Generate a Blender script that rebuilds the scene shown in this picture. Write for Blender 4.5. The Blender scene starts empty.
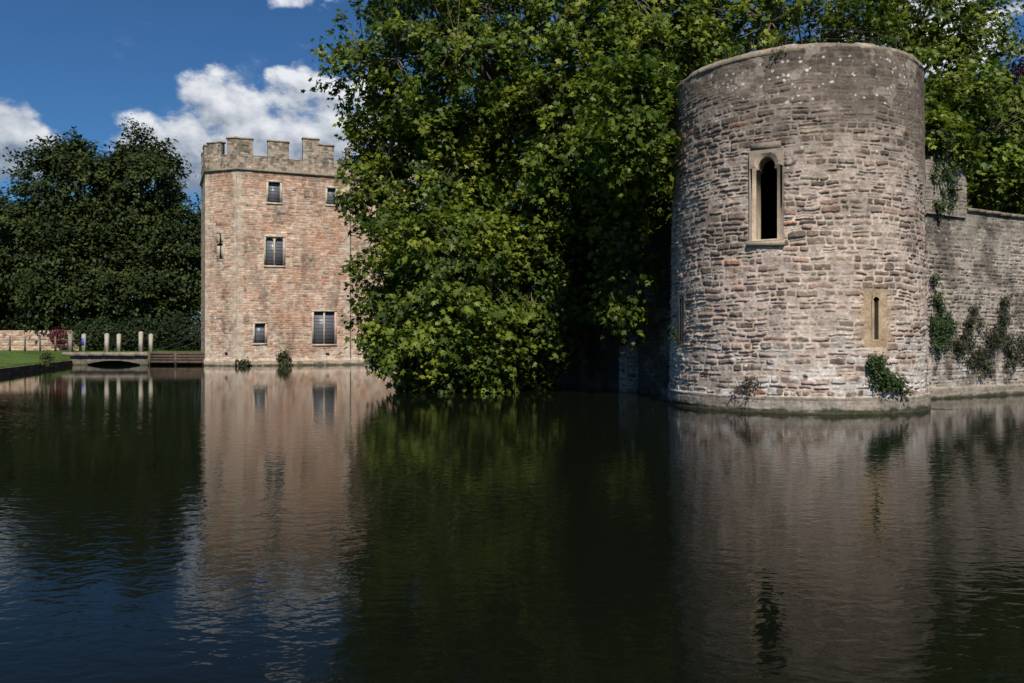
import bpy, math, random
import numpy as np
rng = np.random.default_rng(7)
random.seed(7)
R = math.radians
S = bpy.context.scene
COL = S.collection

# ------------------------------------------------------------------ camera
EYE = 2.08
cam_d = bpy.data.cameras.new('camera'); cam = bpy.data.objects.new('camera', cam_d); COL.objects.link(cam)
cam.location = (0, 0, EYE); cam.rotation_euler = (R(90), 0, 0)
cam_d.sensor_width = 36; cam_d.lens = 28.125; cam_d.clip_start = .1; cam_d.clip_end = 6000
S.camera = cam
S.view_settings.view_transform = 'Standard'; S.view_settings.look = 'None'
S.view_settings.gamma = 1; S.view_settings.exposure = 0.10

# ------------------------------------------------------------------ sun + sky
SUN_AZ, SUN_EL = 7.0, 46.0            # degrees right of straight behind the camera, above horizon
sd = bpy.data.lights.new('sun', 'SUN'); sun = bpy.data.objects.new('sun', sd); COL.objects.link(sun)
sd.energy = 4.9; sd.angle = R(.53); sd.color = (1, .925, .81)
sun.rotation_euler = (R(90 - SUN_EL), 0, R(SUN_AZ))
w = bpy.data.worlds.new('World'); S.world = w; w.use_nodes = True
nt = w.node_tree; N = nt.nodes; L = nt.links
N.clear()
def nd(t, **k):
    n = N.new(t)
    for a, b in k.items(): setattr(n, a, b)
    return n
def setin(n, i, v):
    if isinstance(v, (int, float, tuple)): n.inputs[i].default_value = v
    else: L.new(v, n.inputs[i])
def mth(op, a, b=0.0, c=None, clamp=False):
    n = nd('ShaderNodeMath', operation=op, use_clamp=clamp)
    setin(n, 0, a); setin(n, 1, b)
    if c is not None: setin(n, 2, c)
    return n.outputs[0]
out = nd('ShaderNodeOutputWorld'); bg = nd('ShaderNodeBackground'); L.new(bg.outputs[0], out.inputs[0])
bg.inputs[1].default_value = 0.072
sky = nd('ShaderNodeTexSky', sky_type='NISHITA')
sky.sun_disc = False; sky.sun_elevation = R(SUN_EL); sky.sun_rotation = R(180 - SUN_AZ)
sky.air_density = 1.0; sky.dust_density = .25; sky.ozone_density = 3.2; sky.altitude = 300
tc = nd('ShaderNodeTexCoord'); sp = nd('ShaderNodeSeparateXYZ'); L.new(tc.outputs['Generated'], sp.inputs[0])
X, Y, Z = sp.outputs
az = mth('ARCTAN2', X, Y)
el = mth('DIVIDE', Z, mth('SQRT', mth('ADD', mth('MULTIPLY', X, X), mth('MULTIPLY', Y, Y))))
def noise(scale, dx=0.0, dy=0.0, detail=8, rough=.55, zz=0.0):
    cb = nd('ShaderNodeCombineXYZ'); setin(cb, 0, mth('ADD', az, dx)); setin(cb, 1, mth('ADD', mth('MULTIPLY', el, 1.35), dy)); setin(cb, 2, zz)
    n = nd('ShaderNodeTexNoise'); n.inputs['Scale'].default_value = scale; n.inputs['Detail'].default_value = detail
    n.inputs['Roughness'].default_value = rough; L.new(cb.outputs[0], n.inputs['Vector']); return n.outputs[0]
blobs = [(-.575, .205, .085, .045, 1), (-.39, .235, .068, .042, 1.05), (-.335, .262, .07, .048, 1.1), (-.235, .262, .095, .066, 1.1),
         (-.30, .205, .17, .045, 1.1), (-.115, .205, .10, .075, 1), (.11, .27, .11, .06, .9), (-.245, .425, .09, .03, .5),
         (.505, .335, .13, .05, 1), (.75, .27, .16, .07, 1), (-.90, .25, .16, .06, 1), (1.5, .25, .4, .08, .9), (-1.9, .3, .4, .08, .9), (2.8, .25, .5, .09, .9)]
field = None
for (a, e, ra, re, g) in blobs:
    p = mth('POWER', mth('ABSOLUTE', mth('DIVIDE', mth('SUBTRACT', az, a), ra)), 2.0)
    q = mth('POWER', mth('ABSOLUTE', mth('DIVIDE', mth('SUBTRACT', el, e), re)), 2.0)
    f = mth('SUBTRACT', g, mth('MULTIPLY', mth('ADD', p, q), .62))
    field = f if field is None else mth('SMOOTH_MAX', field, f, .15)
field = mth('MAXIMUM', field, -1.2)
n1 = noise(15.0); n2 = noise(15.0, dx=.004, dy=.022); n3 = noise(5.0, zz=3.1, detail=5)
dens = mth('ADD', field, mth('MULTIPLY', mth('SUBTRACT', n1, .5), 3.2))
mr = nd('ShaderNodeMapRange', interpolation_type='SMOOTHSTEP'); L.new(dens, mr.inputs[0])
mr.inputs[1].default_value = .30; mr.inputs[2].default_value = .85
mask = mr.outputs[0]
# thin wisps
wn = noise(9.0, zz=7.7, detail=9, rough=.62)
wr = nd('ShaderNodeMapRange', interpolation_type='SMOOTHSTEP'); L.new(wn, wr.inputs[0]); wr.inputs[1].default_value = .56; wr.inputs[2].default_value = .80
wband = mth('MULTIPLY', wr.outputs[0], .35)
maskt = mth('MAXIMUM', mask, wband)
# light on clouds: tops bright, bases grey
relief = mth('MULTIPLY', mth('SUBTRACT', n1, n2), 2.6)
lowgrey = mth('MULTIPLY', mth('SUBTRACT', el, .245), 7.0)
shade = mth('ADD', mth('ADD', .42, relief), mth('ADD', lowgrey, mth('MULTIPLY', mth('SUBTRACT', n3, .5), 1.1)), clamp=True)
cr = nd('ShaderNodeMix', data_type='RGBA'); L.new(shade, cr.inputs[0])
cr.inputs[6].default_value = (2.7, 3.5, 4.7, 1); cr.inputs[7].default_value = (10.5, 10.8, 11.4, 1)
skm = nd('ShaderNodeMix', data_type='RGBA', blend_type='MULTIPLY'); skm.inputs[0].default_value = 1
L.new(sky.outputs[0], skm.inputs[6]); skm.inputs[7].default_value = (.40, .72, 1.0, 1)
mx = nd('ShaderNodeMix', data_type='RGBA'); L.new(maskt, mx.inputs[0]); L.new(skm.outputs[2], mx.inputs[6]); L.new(cr.outputs[2], mx.inputs[7])
L.new(mx.outputs[2], bg.inputs[0])

# ------------------------------------------------------------------ helpers
def tag(o, label=None, cat=None, group=None, kind=None):
    if label: o['label'] = label
    if cat: o['category'] = cat
    if group: o['group'] = group
    if kind: o['kind'] = kind
    return o
def empty(name, loc, label, cat, group=None):
    o = bpy.data.objects.new(name, None); COL.objects.link(o); o.location = loc
    o.empty_display_size = .3
    return tag(o, label, cat, group)

class G:
    """collects vertices / faces / vertex colours and links them as one mesh object"""
    def __init__(s): s.v = []; s.f = []; s.c = []; s.n = 0
    def add(s, v, f, c=(.5, .5, .5)):
        v = np.asarray(v, float).reshape(-1, 3); f = np.asarray(f, int)
        s.v.append(v); s.f.append(f + s.n); s.n += len(v)
        c = np.asarray(c, float)
        s.c.append(np.broadcast_to(c, (len(v), 3)) if c.ndim == 1 else c)
        return s
    def box(s, c, h, ax=None, col=(.5, .5, .5)):
        """centre, half sizes, optional 3x3 axes (rows)"""
        ax = np.eye(3) if ax is None else np.asarray(ax, float)
        k = np.array([(-1,-1,-1),(1,-1,-1),(1,1,-1),(-1,1,-1),(-1,-1,1),(1,-1,1),(1,1,1),(-1,1,1)], float) * np.asarray(h)
        return s.add(np.asarray(c) + k @ ax, [(0,3,2,1),(4,5,6,7),(0,1,5,4),(1,2,6,5),(2,3,7,6),(3,0,4,7)], col)
    def tube(s, pts, rad, n=6, col=(.5, .5, .5)):
        pts = np.asarray(pts, float); m = len(pts); rad = np.broadcast_to(np.asarray(rad, float), (m,))
        t = np.gradient(pts, axis=0); t /= np.linalg.norm(t, axis=1)[:, None] + 1e-9
        up = np.array([0, 0, 1.]) if abs(t[0][2]) < .9 else np.array([1., 0, 0])
        a = np.cross(t, up); a /= np.linalg.norm(a, axis=1)[:, None] + 1e-9; b = np.cross(t, a)
        th = np.arange(n) * 2 * math.pi / n
        v = pts[:, None] + rad[:, None, None] * (a[:, None] * np.cos(th)[None, :, None] + b[:, None] * np.sin(th)[None, :, None])
        i = np.arange(m - 1)[:, None] * n; j = np.arange(n)[None]
        f = np.stack([i + j, i + (j + 1) % n, i + n + (j + 1) % n, i + n + j], -1).reshape(-1, 4)
        s.add(v.reshape(-1, 3), f[:, ::-1], col)
        if n >= 4:
            c0 = s.n
            s.add(np.vstack([v[-1], pts[-1:]]), [(k, (k + 1) % n, n) for k in range(n)], col)
        return s
    def build(s, name, mat, parent=None, smooth=False, loc=None):
        v = np.concatenate(s.v); c = np.concatenate(s.c)
        me = bpy.data.meshes.new(name)
        if loc is not None: v = v - np.asarray(loc)
        elif parent is not None: v = v - np.array(root_loc(parent))
        tot = np.concatenate([np.full(len(f), f.shape[1]) for f in s.f]); lv = np.concatenate([f.ravel() for f in s.f])
        me.vertices.add(len(v)); me.vertices.foreach_set('co', v.astype(np.float32).ravel())
        me.loops.add(len(lv)); me.loops.foreach_set('vertex_index', lv.astype(np.int32))
        me.polygons.add(len(tot)); me.polygons.foreach_set('loop_start', (np.cumsum(tot) - tot).astype(np.int32))
        if smooth: me.polygons.foreach_set('use_smooth', np.ones(len(tot), bool))
        me.update(calc_edges=True); me.validate()
        ca = me.color_attributes.new('Col', 'FLOAT_COLOR', 'POINT')
        ca.data.foreach_set('color', np.hstack([c, np.ones((len(c), 1))]).astype(np.float32).ravel())
        me.materials.append(mat)
        o = bpy.data.objects.new(name, me); COL.objects.link(o)
        if parent is not None: o.parent = parent
        elif loc is not None: o.location = loc
        return o
def root_loc(o):
    p = np.zeros(3)
    while o is not None: p += np.array(o.location); o = o.parent
    return p

# ---- numpy value noise
TAB = rng.random((256, 256))
def vn(u, v, s, k=0):
    u = u / s + 37.3 * k; v = v / s + 19.7 * k
    iu = np.floor(u).astype(int); iv = np.floor(v).astype(int); fu = u - iu; fv = v - iv
    fu = fu * fu * (3 - 2 * fu); fv = fv * fv * (3 - 2 * fv)
    g = lambda a, b: TAB[(a + 71 * k) % 256, (b + 13 * k) % 256]
    return (g(iu, iv) * (1 - fu) + g(iu + 1, iv) * fu) * (1 - fv) + (g(iu, iv + 1) * (1 - fu) + g(iu + 1, iv + 1) * fu) * fv
def fbm(u, v, s, k=0, o=4):
    r = 0; a = .5
    for i in range(o): r = r + a * vn(u, v, s / 2 ** i, k + i); a *= .5
    return r / (1 - .5 ** o)
def sm(x, a, b):
    t = np.clip((x - a) / (b - a), 0, 1); return t * t * (3 - 2 * t)

# ------------------------------------------------------------------ materials
def mat(name, rough=.9, spec=.3):
    m = bpy.data.materials.new(name); m.use_nodes = True
    n = m.node_tree.nodes; p = n['Principled BSDF']; p.inputs['Roughness'].default_value = rough
    p.inputs['Specular IOR Level'].default_value = spec
    return m, n, m.node_tree.links, p
def stone_mat(name, grain=9.0, bump=.5, var=.35, dist=.02):
    m, n, l, p = mat(name, .92, .2)
    at = n.new('ShaderNodeAttribute'); at.attribute_name = 'Col'
    tc = n.new('ShaderNodeTexCoord')
    a = n.new('ShaderNodeTexNoise'); a.inputs['Scale'].default_value = grain; a.inputs['Detail'].default_value = 8; a.inputs['Roughness'].default_value = .7
    l.new(tc.outputs['Object'], a.inputs['Vector'])
    r = n.new('ShaderNodeMapRange'); r.inputs[1].default_value = .3; r.inputs[2].default_value = .7; r.inputs[3].default_value = 1 - var; r.inputs[4].default_value = 1 + var
    l.new(a.outputs[0], r.inputs[0])
    st = n.new('ShaderNodeTexNoise'); st.inputs['Scale'].default_value = 2.6; st.inputs['Detail'].default_value = 9; st.inputs['Roughness'].default_value = .68
    l.new(tc.outputs['Object'], st.inputs['Vector'])
    r2 = n.new('ShaderNodeMapRange'); r2.inputs[1].default_value = .36; r2.inputs[2].default_value = .62; r2.inputs[3].default_value = .68; r2.inputs[4].default_value = 1.12
    l.new(st.outputs[0], r2.inputs[0]); mm = n.new('ShaderNodeMath'); mm.operation = 'MULTIPLY'; l.new(r.outputs[0], mm.inputs[0]); l.new(r2.outputs[0], mm.inputs[1])
    x = n.new('ShaderNodeVectorMath'); x.operation = 'SCALE'; l.new(at.outputs['Color'], x.inputs[0]); l.new(mm.outputs[0], x.inputs['Scale'])
    l.new(x.outputs[0], p.inputs['Base Color'])
    b = n.new('ShaderNodeBump'); b.inputs['Strength'].default_value = bump; b.inputs['Distance'].default_value = dist
    l.new(a.outputs[0], b.inputs['Height']); l.new(b.outputs[0], p.inputs['Normal'])
    return m
M_stone = stone_mat('rubble stone', 11, .8, .3, .03)
M_far = stone_mat('coursed pink stone', 3.5, .5, .22, .03)
M_dress = stone_mat('dressed limestone', 14, .4, .18, .01)
M_wood = stone_mat('weathered wood', 6, .4, .25, .01)
M_bark = stone_mat('bark', 5, .9, .45, .05)
def flat_mat(name, c, rough=.8, spec=.3):
    m, n, l, p = mat(name, rough, spec)
    t = n.new('ShaderNodeTexNoise'); t.inputs['Scale'].default_value = 6; t.inputs['Detail'].default_value = 5
    tc = n.new('ShaderNodeTexCoord'); l.new(tc.outputs['Object'], t.inputs['Vector'])
    r = n.new('ShaderNodeMix'); r.data_type = 'RGBA'; l.new(t.outputs[0], r.inputs[0])
    r.inputs[6].default_value = tuple(v * .75 for v in c) + (1,); r.inputs[7].default_value = tuple(v * 1.25 for v in c) + (1,)
    l.new(r.outputs[2], p.inputs['Base Color']); return m
M_iron = flat_mat('dark iron', (.03, .03, .03), .5)
M_lead = flat_mat('lead', (.11, .11, .12), .7)
M_glass, _n, _l, _p = mat('old glass', .4, .5); _p.inputs['Base Color'].default_value = (.12, .135, .16, 1)
_t = _n.new('ShaderNodeTexNoise'); _t.inputs['Scale'].default_value = 4; _b = _n.new('ShaderNodeBump'); _b.inputs['Strength'].default_value = .1
_tc = _n.new('ShaderNodeTexCoord'); _l.new(_tc.outputs['Object'], _t.inputs['Vector']); _l.new(_t.outputs[0], _b.inputs['Height']); _l.new(_b.outputs[0], _p.inputs['Normal'])
M_dark = flat_mat('dark interior', (.015, .014, .013), .95, .1)
def leaf_mat(name, trans=.35, rough=.45, spec=.22):
    m, n, l, p = mat(name, rough, spec)
    at = n.new('ShaderNodeAttribute'); at.attribute_name = 'Col'; l.new(at.outputs['Color'], p.inputs['Base Color'])
    t = n.new('ShaderNodeBsdfTranslucent'); g = n.new('ShaderNodeVectorMath'); g.operation = 'MULTIPLY'
    l.new(at.outputs['Color'], g.inputs[0]); g.inputs[1].default_value = (1.25, 1.35, .55); l.new(g.outputs[0], t.inputs[0])
    mx = n.new('ShaderNodeMixShader'); mx.inputs[0].default_value = trans
    l.new(p.outputs[0], mx.inputs[1]); l.new(t.outputs[0], mx.inputs[2]); l.new(mx.outputs[0], n['Material Output'].inputs[0])
    return m
M_leaf = leaf_mat('broad leaves'); M_leaf2 = leaf_mat('dull leaves', .2, .6, .2)

# ground / lawn
M_ground, n, l, p = mat('grass ground', .95, .15)
tcg = n.new('ShaderNodeTexCoord')
def tx(scale, det=6):
    t = n.new('ShaderNodeTexNoise'); t.inputs['Scale'].default_value = scale; t.inputs['Detail'].default_value = det
    l.new(tcg.outputs['Object'], t.inputs['Vector']); return t
t1 = tx(.35); t2 = tx(6, 8)
r1 = n.new('ShaderNodeValToRGB'); r1.color_ramp.elements[0].color = (.050, .085, .018, 1); r1.color_ramp.elements[1].color = (.085, .135, .028, 1)
r1.color_ramp.elements[0].position = .35; r1.color_ramp.elements[1].position = .65; l.new(t1.outputs[0], r1.inputs[0])
r2 = n.new('ShaderNodeMapRange'); r2.inputs[3].default_value = .6; r2.inputs[4].default_value = 1.4; r2.inputs[1].default_value = .3; r2.inputs[2].default_value = .7; l.new(t2.outputs[0], r2.inputs[0])
x = n.new('ShaderNodeVectorMath'); x.operation = 'SCALE'; l.new(r1.outputs[0], x.inputs[0]); l.new(r2.outputs[0], x.inputs['Scale']); l.new(x.outputs[0], p.inputs['Base Color'])
b = n.new('ShaderNodeBump'); b.inputs['Distance'].default_value = .05; l.new(t2.outputs[0], b.inputs['Height']); l.new(b.outputs[0], p.inputs['Normal'])

# water
M_water, n, l, p = mat('moat water', .035, .5)
p.inputs['Base Color'].default_value = (.0045, .006, .0035, 1); p.inputs['IOR'].default_value = 1.175
tcg = n.new('ShaderNodeTexCoord')
def wv(sx, sy, scale, det=2, rot=0, dist=0.0):
    mp = n.new('ShaderNodeMapping'); mp.inputs['Scale'].default_value = (sx, sy, 1); mp.inputs['Rotation'].default_value = (0, 0, R(rot))
    l.new(tcg.outputs['Object'], mp.inputs[0]); t = n.new('ShaderNodeTexNoise'); t.inputs['Scale'].default_value = scale
    t.inputs['Detail'].default_value = det; t.inputs['Distortion'].default_value = dist; l.new(mp.outputs[0], t.inputs['Vector']); return t.outputs[0]
def wm(op, a, b_):
    q = n.new('ShaderNodeMath'); q.operation = op
    for i, v in enumerate((a, b_)):
        if isinstance(v, (int, float)): q.inputs[i].default_value = v
        else: l.new(v, q.inputs[i])
    return q.outputs[0]
ripA = wv(.8, 1.15, 4.4, 2, -12, .5); ripB = wv(.8, 1.2, 9.0, 2, 20); big = wv(.6, 1.0, .9, 2, 8)
patch = n.new('ShaderNodeMapRange'); l.new(wv(.25, .6, .22, 2, 15), patch.inputs[0]); patch.inputs[1].default_value = .38; patch.inputs[2].default_value = .62
patch.inputs[3].default_value = .35; patch.inputs[4].default_value = 1.0
h = wm('ADD', wm('MULTIPLY', ripA, .0095), wm('ADD', wm('MULTIPLY', ripB, .0032), wm('MULTIPLY', big, .004)))
spw = n.new('ShaderNodeSeparateXYZ'); l.new(tcg.outputs['Object'], spw.inputs[0])
calm = n.new('ShaderNodeMapRange'); l.new(spw.outputs[1], calm.inputs[0]); calm.inputs[1].default_value = 9; calm.inputs[2].default_value = 30   # sheltered under the walls
calm.inputs[3].default_value = 1.0; calm.inputs[4].default_value = .17
h = wm('MULTIPLY', wm('MULTIPLY', h, patch.outputs[0]), calm.outputs[0])
b = n.new('ShaderNodeBump'); b.inputs['Strength'].default_value = 1; b.inputs['Distance'].default_value = 1.0
l.new(h, b.inputs['Height']); l.new(b.outputs[0], p.inputs['Normal'])

# ------------------------------------------------------------------ masonry generator
def masonry(u, v, seed, hc=(.13, .25), wc=(.22, .6), pal=None, mortar=(.45, .38, .32), relief=.04, joint=.035, warp=.05, edge=.05, split=.25, fill=1.0):
    """u,v 2-D arrays in metres -> relief (m, outward), colour.  Every stone is its own random block."""
    rg = np.random.default_rng(seed)
    uu = u + warp * (fbm(u, v, .35, seed % 17) - .5) * 2
    vv = v + warp * 1.1 * (fbm(u, v, .9, seed % 13 + 3) - .5) * 2 + .35 * warp * (fbm(u, v, .15, seed % 11 + 5) - .5) * 2
    v0 = vv.min() - .1; hs = [v0]
    while hs[-1] < vv.max() + .3: hs.append(hs[-1] + rg.uniform(*hc))
    hs = np.array(hs); row = np.clip(np.searchsorted(hs, vv) - 1, 0, len(hs) - 2)
    dv = np.minimum(vv - hs[row], hs[row + 1] - vv)
    H = np.zeros_like(u); C = np.zeros(u.shape + (3,)); D = np.zeros_like(u)
    pal = np.array(pal); u0, u1 = uu.min() - .3, uu.max() + .8
    for r in range(len(hs) - 1):
        m = row == r
        if not m.any(): continue
        ed = [u0]
        while ed[-1] < u1:
            ed.append(ed[-1] + rg.uniform(*wc) * (1.3 if rg.random() < .15 else 1))
        ed = np.array(ed); x = uu[m]; y = vv[m]; k = np.clip(np.searchsorted(ed, x) - 1, 0, len(ed) - 2)
        du = np.minimum(x - ed[k], ed[k + 1] - x); d = dv[m].copy()
        ns = len(ed); rh = hs[r + 1] - hs[r]
        sp_ = (rg.random(ns) < split) & (rh > hc[0] * 1.15); cut = rg.uniform(.35, .65, ns)[k] * rh + hs[r]
        spm = sp_[k]; d = np.where(spm, np.minimum(d, np.abs(y - cut)), d)
        kid = k + np.where(spm & (y > cut), 5000, 0)
        hsh = (kid * 7919 + r * 104729 + seed * 31) % 65521
        r1 = (hsh * 16807 % 65521) / 65521; r2 = (hsh * 48271 % 65521) / 65521; r3 = (hsh * 69621 % 65521) / 65521
        e = edge * (.6 + .8 * r2)
        j = joint * (.4 + 1.0 * r3)
        # rounded corners
        a = np.clip(e - (du - j * .5), 0, None); bb = np.clip(e - (d - j * .5), 0, None)
        dd = e - np.sqrt(a * a + bb * bb)
        prof = sm(dd, -.004, e * .8)
        D[m] = sm(dd, -.012, .012)
        tilt = (r3 - .5) * .8 * (y - (hs[r] + hs[r + 1]) / 2) / rh * relief
        H[m] = prof * (relief * (.55 + .75 * r1) + tilt)
        w_ = pal[:, 3] / pal[:, 3].sum(); cum = np.cumsum(w_); ci = np.searchsorted(cum, r2 * .9999)
        cc = pal[ci][:, :3] * (.8 + .4 * r1)[:, None]
        C[m] = cc
    n1_ = fbm(u, v, .12, seed % 7 + 1)
    H = H + (n1_ - .5) * .6 * relief * (0.35 + D) + (vn(u, v, .045, 6) - .5) * .22 * relief
    fl = relief * np.clip(1.9 * fbm(u, v, .55, seed % 9 + 2) - .35, 0, .9) * fill
    cov = sm(fl - H, -.010, .006); H = np.maximum(H, fl) ; D = D * (1 - .75 * cov)
    Cm = np.array(mortar) * (.75 + .5 * fbm(u, v, .3, 9))[..., None]
    C = C * D[..., None] + Cm * (1 - D[..., None])
    C = C * (.8 + .4 * fbm(u, v, .08, 4, 2))[..., None]
    return H, C, D

def grid_faces(ny, nx, keep=None):
    i = np.arange(ny - 1)[:, None] * nx + np.arange(nx - 1)[None]
    f = np.stack([i, i + 1, i + nx + 1, i + nx], -1)
    if keep is not None: f = f[keep]
    return f.reshape(-1, 4)
def mixc(C, c2, m): return C * (1 - m[..., None]) + np.array(c2) * m[..., None]

# ------------------------------------------------------------------ the setting: ground, water
def prism(g, poly, z0, z1, col=(.5, .5, .5)):
    n_ = len(poly); v = [(x, y, z0) for x, y in poly] + [(x, y, z1) for x, y in poly]
    for k in range(n_):
        a, b_ = k, (k + 1) % n_
        g.add([v[a], v[b_], v[b_ + n_], v[a + n_]], [(0, 1, 2, 3)], col)
def fan(g, poly, z, col=(.5, .5, .5)):
    g.add([(x, y, z) for x, y in poly], [tuple(range(len(poly)))], col)

g = G(); fan(g, [(-3000, -3000), (3000, -3000), (3000, 3000), (-3000, 3000)], -1.4, (.05, .05, .04))
bed = g.build('ground', M_ground); tag(bed, kind='structure')
g = G(); fan(g, [(-44, 1.5), (60, 1.5), (60, 64), (38, 90), (-60, 90), (-60, 40)], 0)
water = g.build('water', M_water); tag(water, kind='structure')
# bank under the photographer
g = G(); near = [(-3000, -3000), (3000, -3000), (3000, 2.2), (55, 2.2), (20, 2.6), (0, 2.2), (-20, 2.8), (-29, 8), (-3000, 8)]
fan(g, near, .48); prism(g, near, -1.4, .48); o = g.build('near_bank', M_ground); tag(o, kind='structure')
# palace ground inside the walls
CT = np.array([9.4, 26.8])                    # centre of the round tower
inn = [(10.6, 27.6), (60, 55), (3000, 1500), (3000, 3000), (-9.5, 3000), (-9.5, 74.5), (7.3, 31)]
g = G(); fan(g, inn, 1.2); prism(g, inn, -1.4, 1.2); o = g.build('inner_ground', M_ground); tag(o, kind='structure')
# left lawn, rising away from the water
E0 = np.array([-30.2, 45.5]); E1 = np.array([-38.9, 70.5])
g = G(); nx, ny = 60, 50
ss, tt = np.meshgrid(np.linspace(-1.4, 1.02, nx), np.linspace(0, 1, ny) ** 1.6)
P0 = E0 + (E1 - E0) * ss[..., None]; d_out = np.array([-.99, .08])
P = P0 + d_out * (tt[..., None] * 60) + (.25 * (vn(ss * 30, ss * 0, 3, 2) - .5))[..., None] * d_out * (1 - tt[..., None])
zz = .36 + 1.05 * sm(tt * 60, 0, 22) + .06 * (fbm(P[..., 0], P[..., 1], 2.5, 3) - .5) + .5 * sm(ss, .3, 1)*sm(tt*60,0,4)
zz = np.minimum(zz, 1.45)
V = np.concatenate([P, zz[..., None]], -1)
g.add(V.reshape(-1, 3), grid_faces(ny, nx)[:, ::-1])
lawn = g.build('lawn', M_ground, smooth=True); tag(lawn, kind='structure')
# back ground beyond the bridge
back = [(-27.5, 74.2), (-9.5, 86), (-9.5, 3000), (-3000, 3000), (-3000, 72), (-39.5, 72)]
g = G(); fan(g, back, 1.15); prism(g, back, -1.4, 1.15); o = g.build('far_ground', M_ground); tag(o, kind='structure')

# stone edging of the left bank
g = G(); ns = 260
us = np.linspace(-1.4, 1.0, ns); dirE = (E1 - E0) / np.linalg.norm(E1 - E0); Ltot = np.linalg.norm(E1 - E0)
u2, v2 = np.meshgrid(us * Ltot, np.linspace(-.5, .42, 14))
H, C, D = masonry(u2, v2, 77, (.16, .24), (.4, .9), [(.16, .14, .11, 3), (.1, .09, .07, 2), (.24, .21, .17, 1)], (.08, .07, .05), .05)
nrm = np.array([-dirE[1], dirE[0]]) * -1
base = E0 + dirE * u2[..., None] + nrm * (.12 + H + .15 * (vn(u2, v2 * 0, 3, 2) - .5))[..., None]
base = base - np.array([0, 0])
v2z = v2 + .05 * (vn(u2, u2 * 0, .8, 5) - .5)
g.add(np.concatenate([base, v2z[..., None]], -1).reshape(-1, 3), grid_faces(14, ns), C.reshape(-1, 3))
tv = base[-1]; tb = tv - nrm * .45
top = np.stack([np.concatenate([tv, v2z[-1][:, None]], -1), np.concatenate([tb, v2z[-1][:, None] + .01], -1)])
g.add(top.reshape(-1, 3), grid_faces(2, ns), (.17, .16, .12))
edging = g.build('stone_edging', M_stone); tag(edging, 'low dark stone edging along the lawn at the left waterline', 'edging')

# ------------------------------------------------------------------ leaves and trees
MAPLE = np.array([(0, .38), (0, 0), (.40, .06), (.27, .33), (.52, .60), (.19, .60), (0, 1), (-.19, .60), (-.52, .60), (-.27, .33), (-.40, .06)])
MAPF = np.array([(0, k, k % 10 + 1) for k in range(1, 11)])
RHOMB = np.array([(0, 0), (.3, .5), (0, 1), (-.3, .5)]); RHF = np.array([(0, 1, 2, 3)])
def leaves(g, pos, nrm, size, cols, shape='maple', droop=.6, rg=None):
    n_ = len(pos); rg = rg or rng
    T, F = (MAPLE, MAPF) if shape == 'maple' else (RHOMB, RHF)
    l_ = rg.normal(size=(n_, 3)); l_[:, 2] -= droop * 1.6
    nrm = nrm / (np.linalg.norm(nrm, axis=1)[:, None] + 1e-9)
    l_ -= nrm * (l_ * nrm).sum(1)[:, None]; l_ /= np.linalg.norm(l_, axis=1)[:, None] + 1e-9
    s_ = np.cross(nrm, l_); k = len(T)
    v = pos[:, None] + size[:, None, None] * (s_[:, None] * T[None, :, 0:1] + l_[:, None] * (T[None, :, 1:2] - .2) - nrm[:, None] * (np.abs(T[:, 0]) * .35 + T[:, 1] ** 2 * .15)[None, :, None])
    f = (np.arange(n_)[:, None, None] * k + F[None]).reshape(-1, F.shape[1])
    g.add(v.reshape(-1, 3), f, np.repeat(cols, k, 0))

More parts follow.
